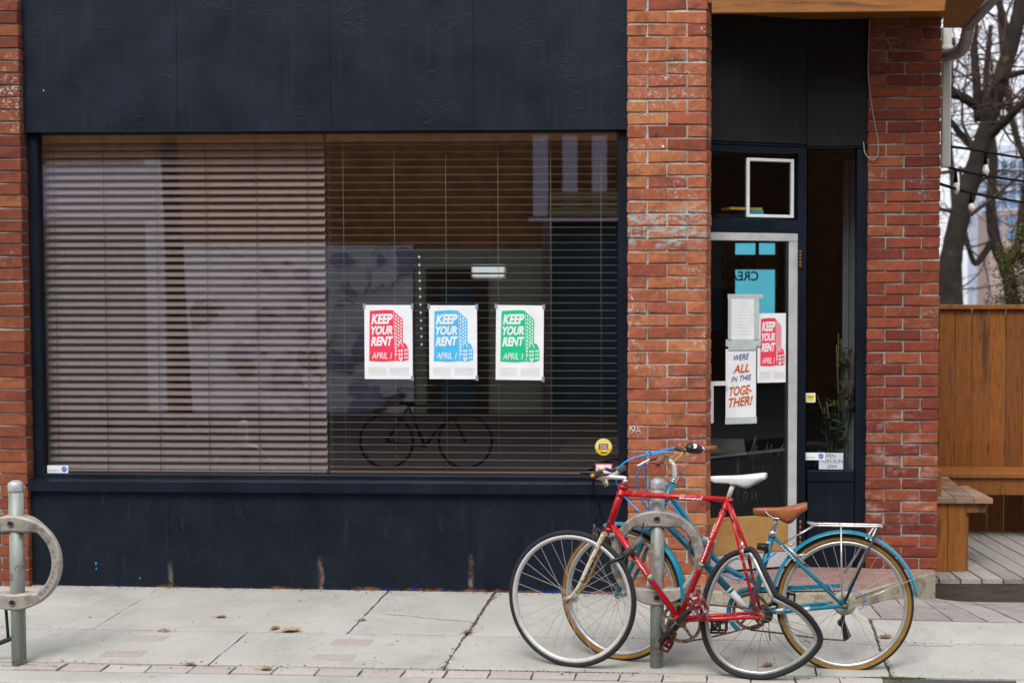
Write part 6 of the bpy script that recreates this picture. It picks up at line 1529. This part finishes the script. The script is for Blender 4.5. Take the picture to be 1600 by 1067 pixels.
for i in range(16):
    c = M_(rn.uniform(310, 630), rn.uniform(395, 670), YO + .12); pts_ = [c]
    for j in range(5): pts_.append(pts_[-1] + Vector((rn.uniform(-.2, .3), 0, rn.uniform(-.2, .2))))
    MB().tube(catmull(pts_, 4), .008, 4).build('mural_line', MURB, mur)
orect('door_surround', 650, 858, 388, 700, GRNG, .05); orect('door', 668, 762, 420, 700, mat('far_door_dark', (.05, .03, .025), .5), .08); orect('door_glass', 690, 742, 450, 690, TEAL, .10)
for i in range(4): orect('white_slat', 833 + i * 46, 856 + i * 46, 212, 338, LAV, .3)
for i in range(5): orect('wood_slat', 858, 1000, 300 + i * 8, 306 + i * 8, mat('far_wood', (.38, .30, .16), .8), .34)
orect('porch_beam', 826, 1000, 340, 346, LAV, .36); orect('porch_shade', 862, 1000, 348, 690, TEAL, .1); orect('porch_post', 848, 862, 346, 720, MURB, .36)
up = thing('utility_pole', M_(285, 735, -10.9), 'slanted brown wooden utility pole mirrored in the closed blind', 'pole')
MB().tube([M_(291, 735, -10.9), M_(262, 200, -10.9), M_(258, 60, -10.9)], [.13, .11, .10], 14).build('shaft', mat('pole_wood', (.085, .05, .032), .9, 0, .2, .25, 6), up)
MB().cbox((M_(250, 60, -10.9).x - .7, -10.96, M_(258, 90, -10.9).z), (M_(250, 60, -10.9).x + .9, -10.84, M_(258, 80, -10.9).z), .01).build('crossarm', MATS['pole_wood'], up)
ofb = thing('street_bench', M_(230, 700, -10.6), 'dark street bench mirrored low in the closed blind', 'bench')
a = M_(145, 700, -10.6); b = M_(320, 700, -10.6); zs_ = M_(230, 655, -10.6).z
MB().box((a.x, -10.8, zs_), (b.x, -10.4, zs_ + .05)).build('seat', MURB, ofb)
for x_ in (a.x + .15, b.x - .2): MB().box((x_, -10.75, ROADZ + .14), (x_ + .08, -10.45, zs_)).build('leg', MURB, ofb)
MB().box((a.x + .02, -10.82, zs_ + .04), (a.x + .07, -10.78, zs_ + .3)).build('armrest', MURB, ofb)
# bicycle locked across the street
fbk = thing('parked_bicycle', M_(667, 726, -6.4), 'dark bicycle silhouette mirrored under the posters in the big window', 'bicycle')
YK = -6.4; mk = lambda u, v, o_=0: M_(u, v, YK) + Vector((0, o_, 0))
for (u, v) in ((604, 689), (727, 689)):
    Rk = (mk(604, 646) - mk(604, 689)).length
    w_ = MB().lathe(mk(u, v), EX, EZ, Vector((0, 1, 0)), [(Rk, -.012), (Rk, .012), (Rk - .022, .01), (Rk - .022, -.01)], 48).build('wheel', TYRE, fbk)
    for i in range(16): an = 6.283 * i / 16; spoke(mk(u, v), mk(u, v) + (EX * math.cos(an) + EZ * math.sin(an)) * (Rk - .03), SPOKER, w_)
for nm, a, b in (('top_tube', (637, 634), (697, 633)), ('seat_tube', (637, 632), (664, 697)), ('down_tube', (703, 645), (664, 697)), ('seat_stay', (638, 636), (604, 689)), ('chain_stay', (664, 697), (604, 689)), ('fork_blade', (701, 636), (727, 689)), ('handlebar', (697, 622), (704, 640))):
    MB().tube([mk(*a), mk(*b)], .014, 8).build(nm, BLKP, fbk)
MB().tube([mk(626, 629), mk(648, 630)], .022, 8).build('saddle', BLKP, fbk)

orb = thing('added_dark_house', (16, YO, 0), 'unseen dark brick house added across the street to darken the door glass reflection', 'building')  # unseen house added so the door glass reflects dark instead of sky
MB().box((7, YO - 8, ROADZ + .13), (40, YO - .06, 9.5)).build('wall', mat('dark_far_brick', (.10, .05, .03), .9, 0, .2, .3, 4), orb)
for k in range(8):
    for z_ in (1.0, 4.4): MB().box((8.5 + k * 3.6, YO - .07, z_), (9.9 + k * 3.6, YO - .02, z_ + 1.7)).build('window', TEAL, orb)
MB().box((6.6, YO - 8.4, 9.5), (40.4, YO + .4, 9.9)).build('roof', GUTTERM, orb)
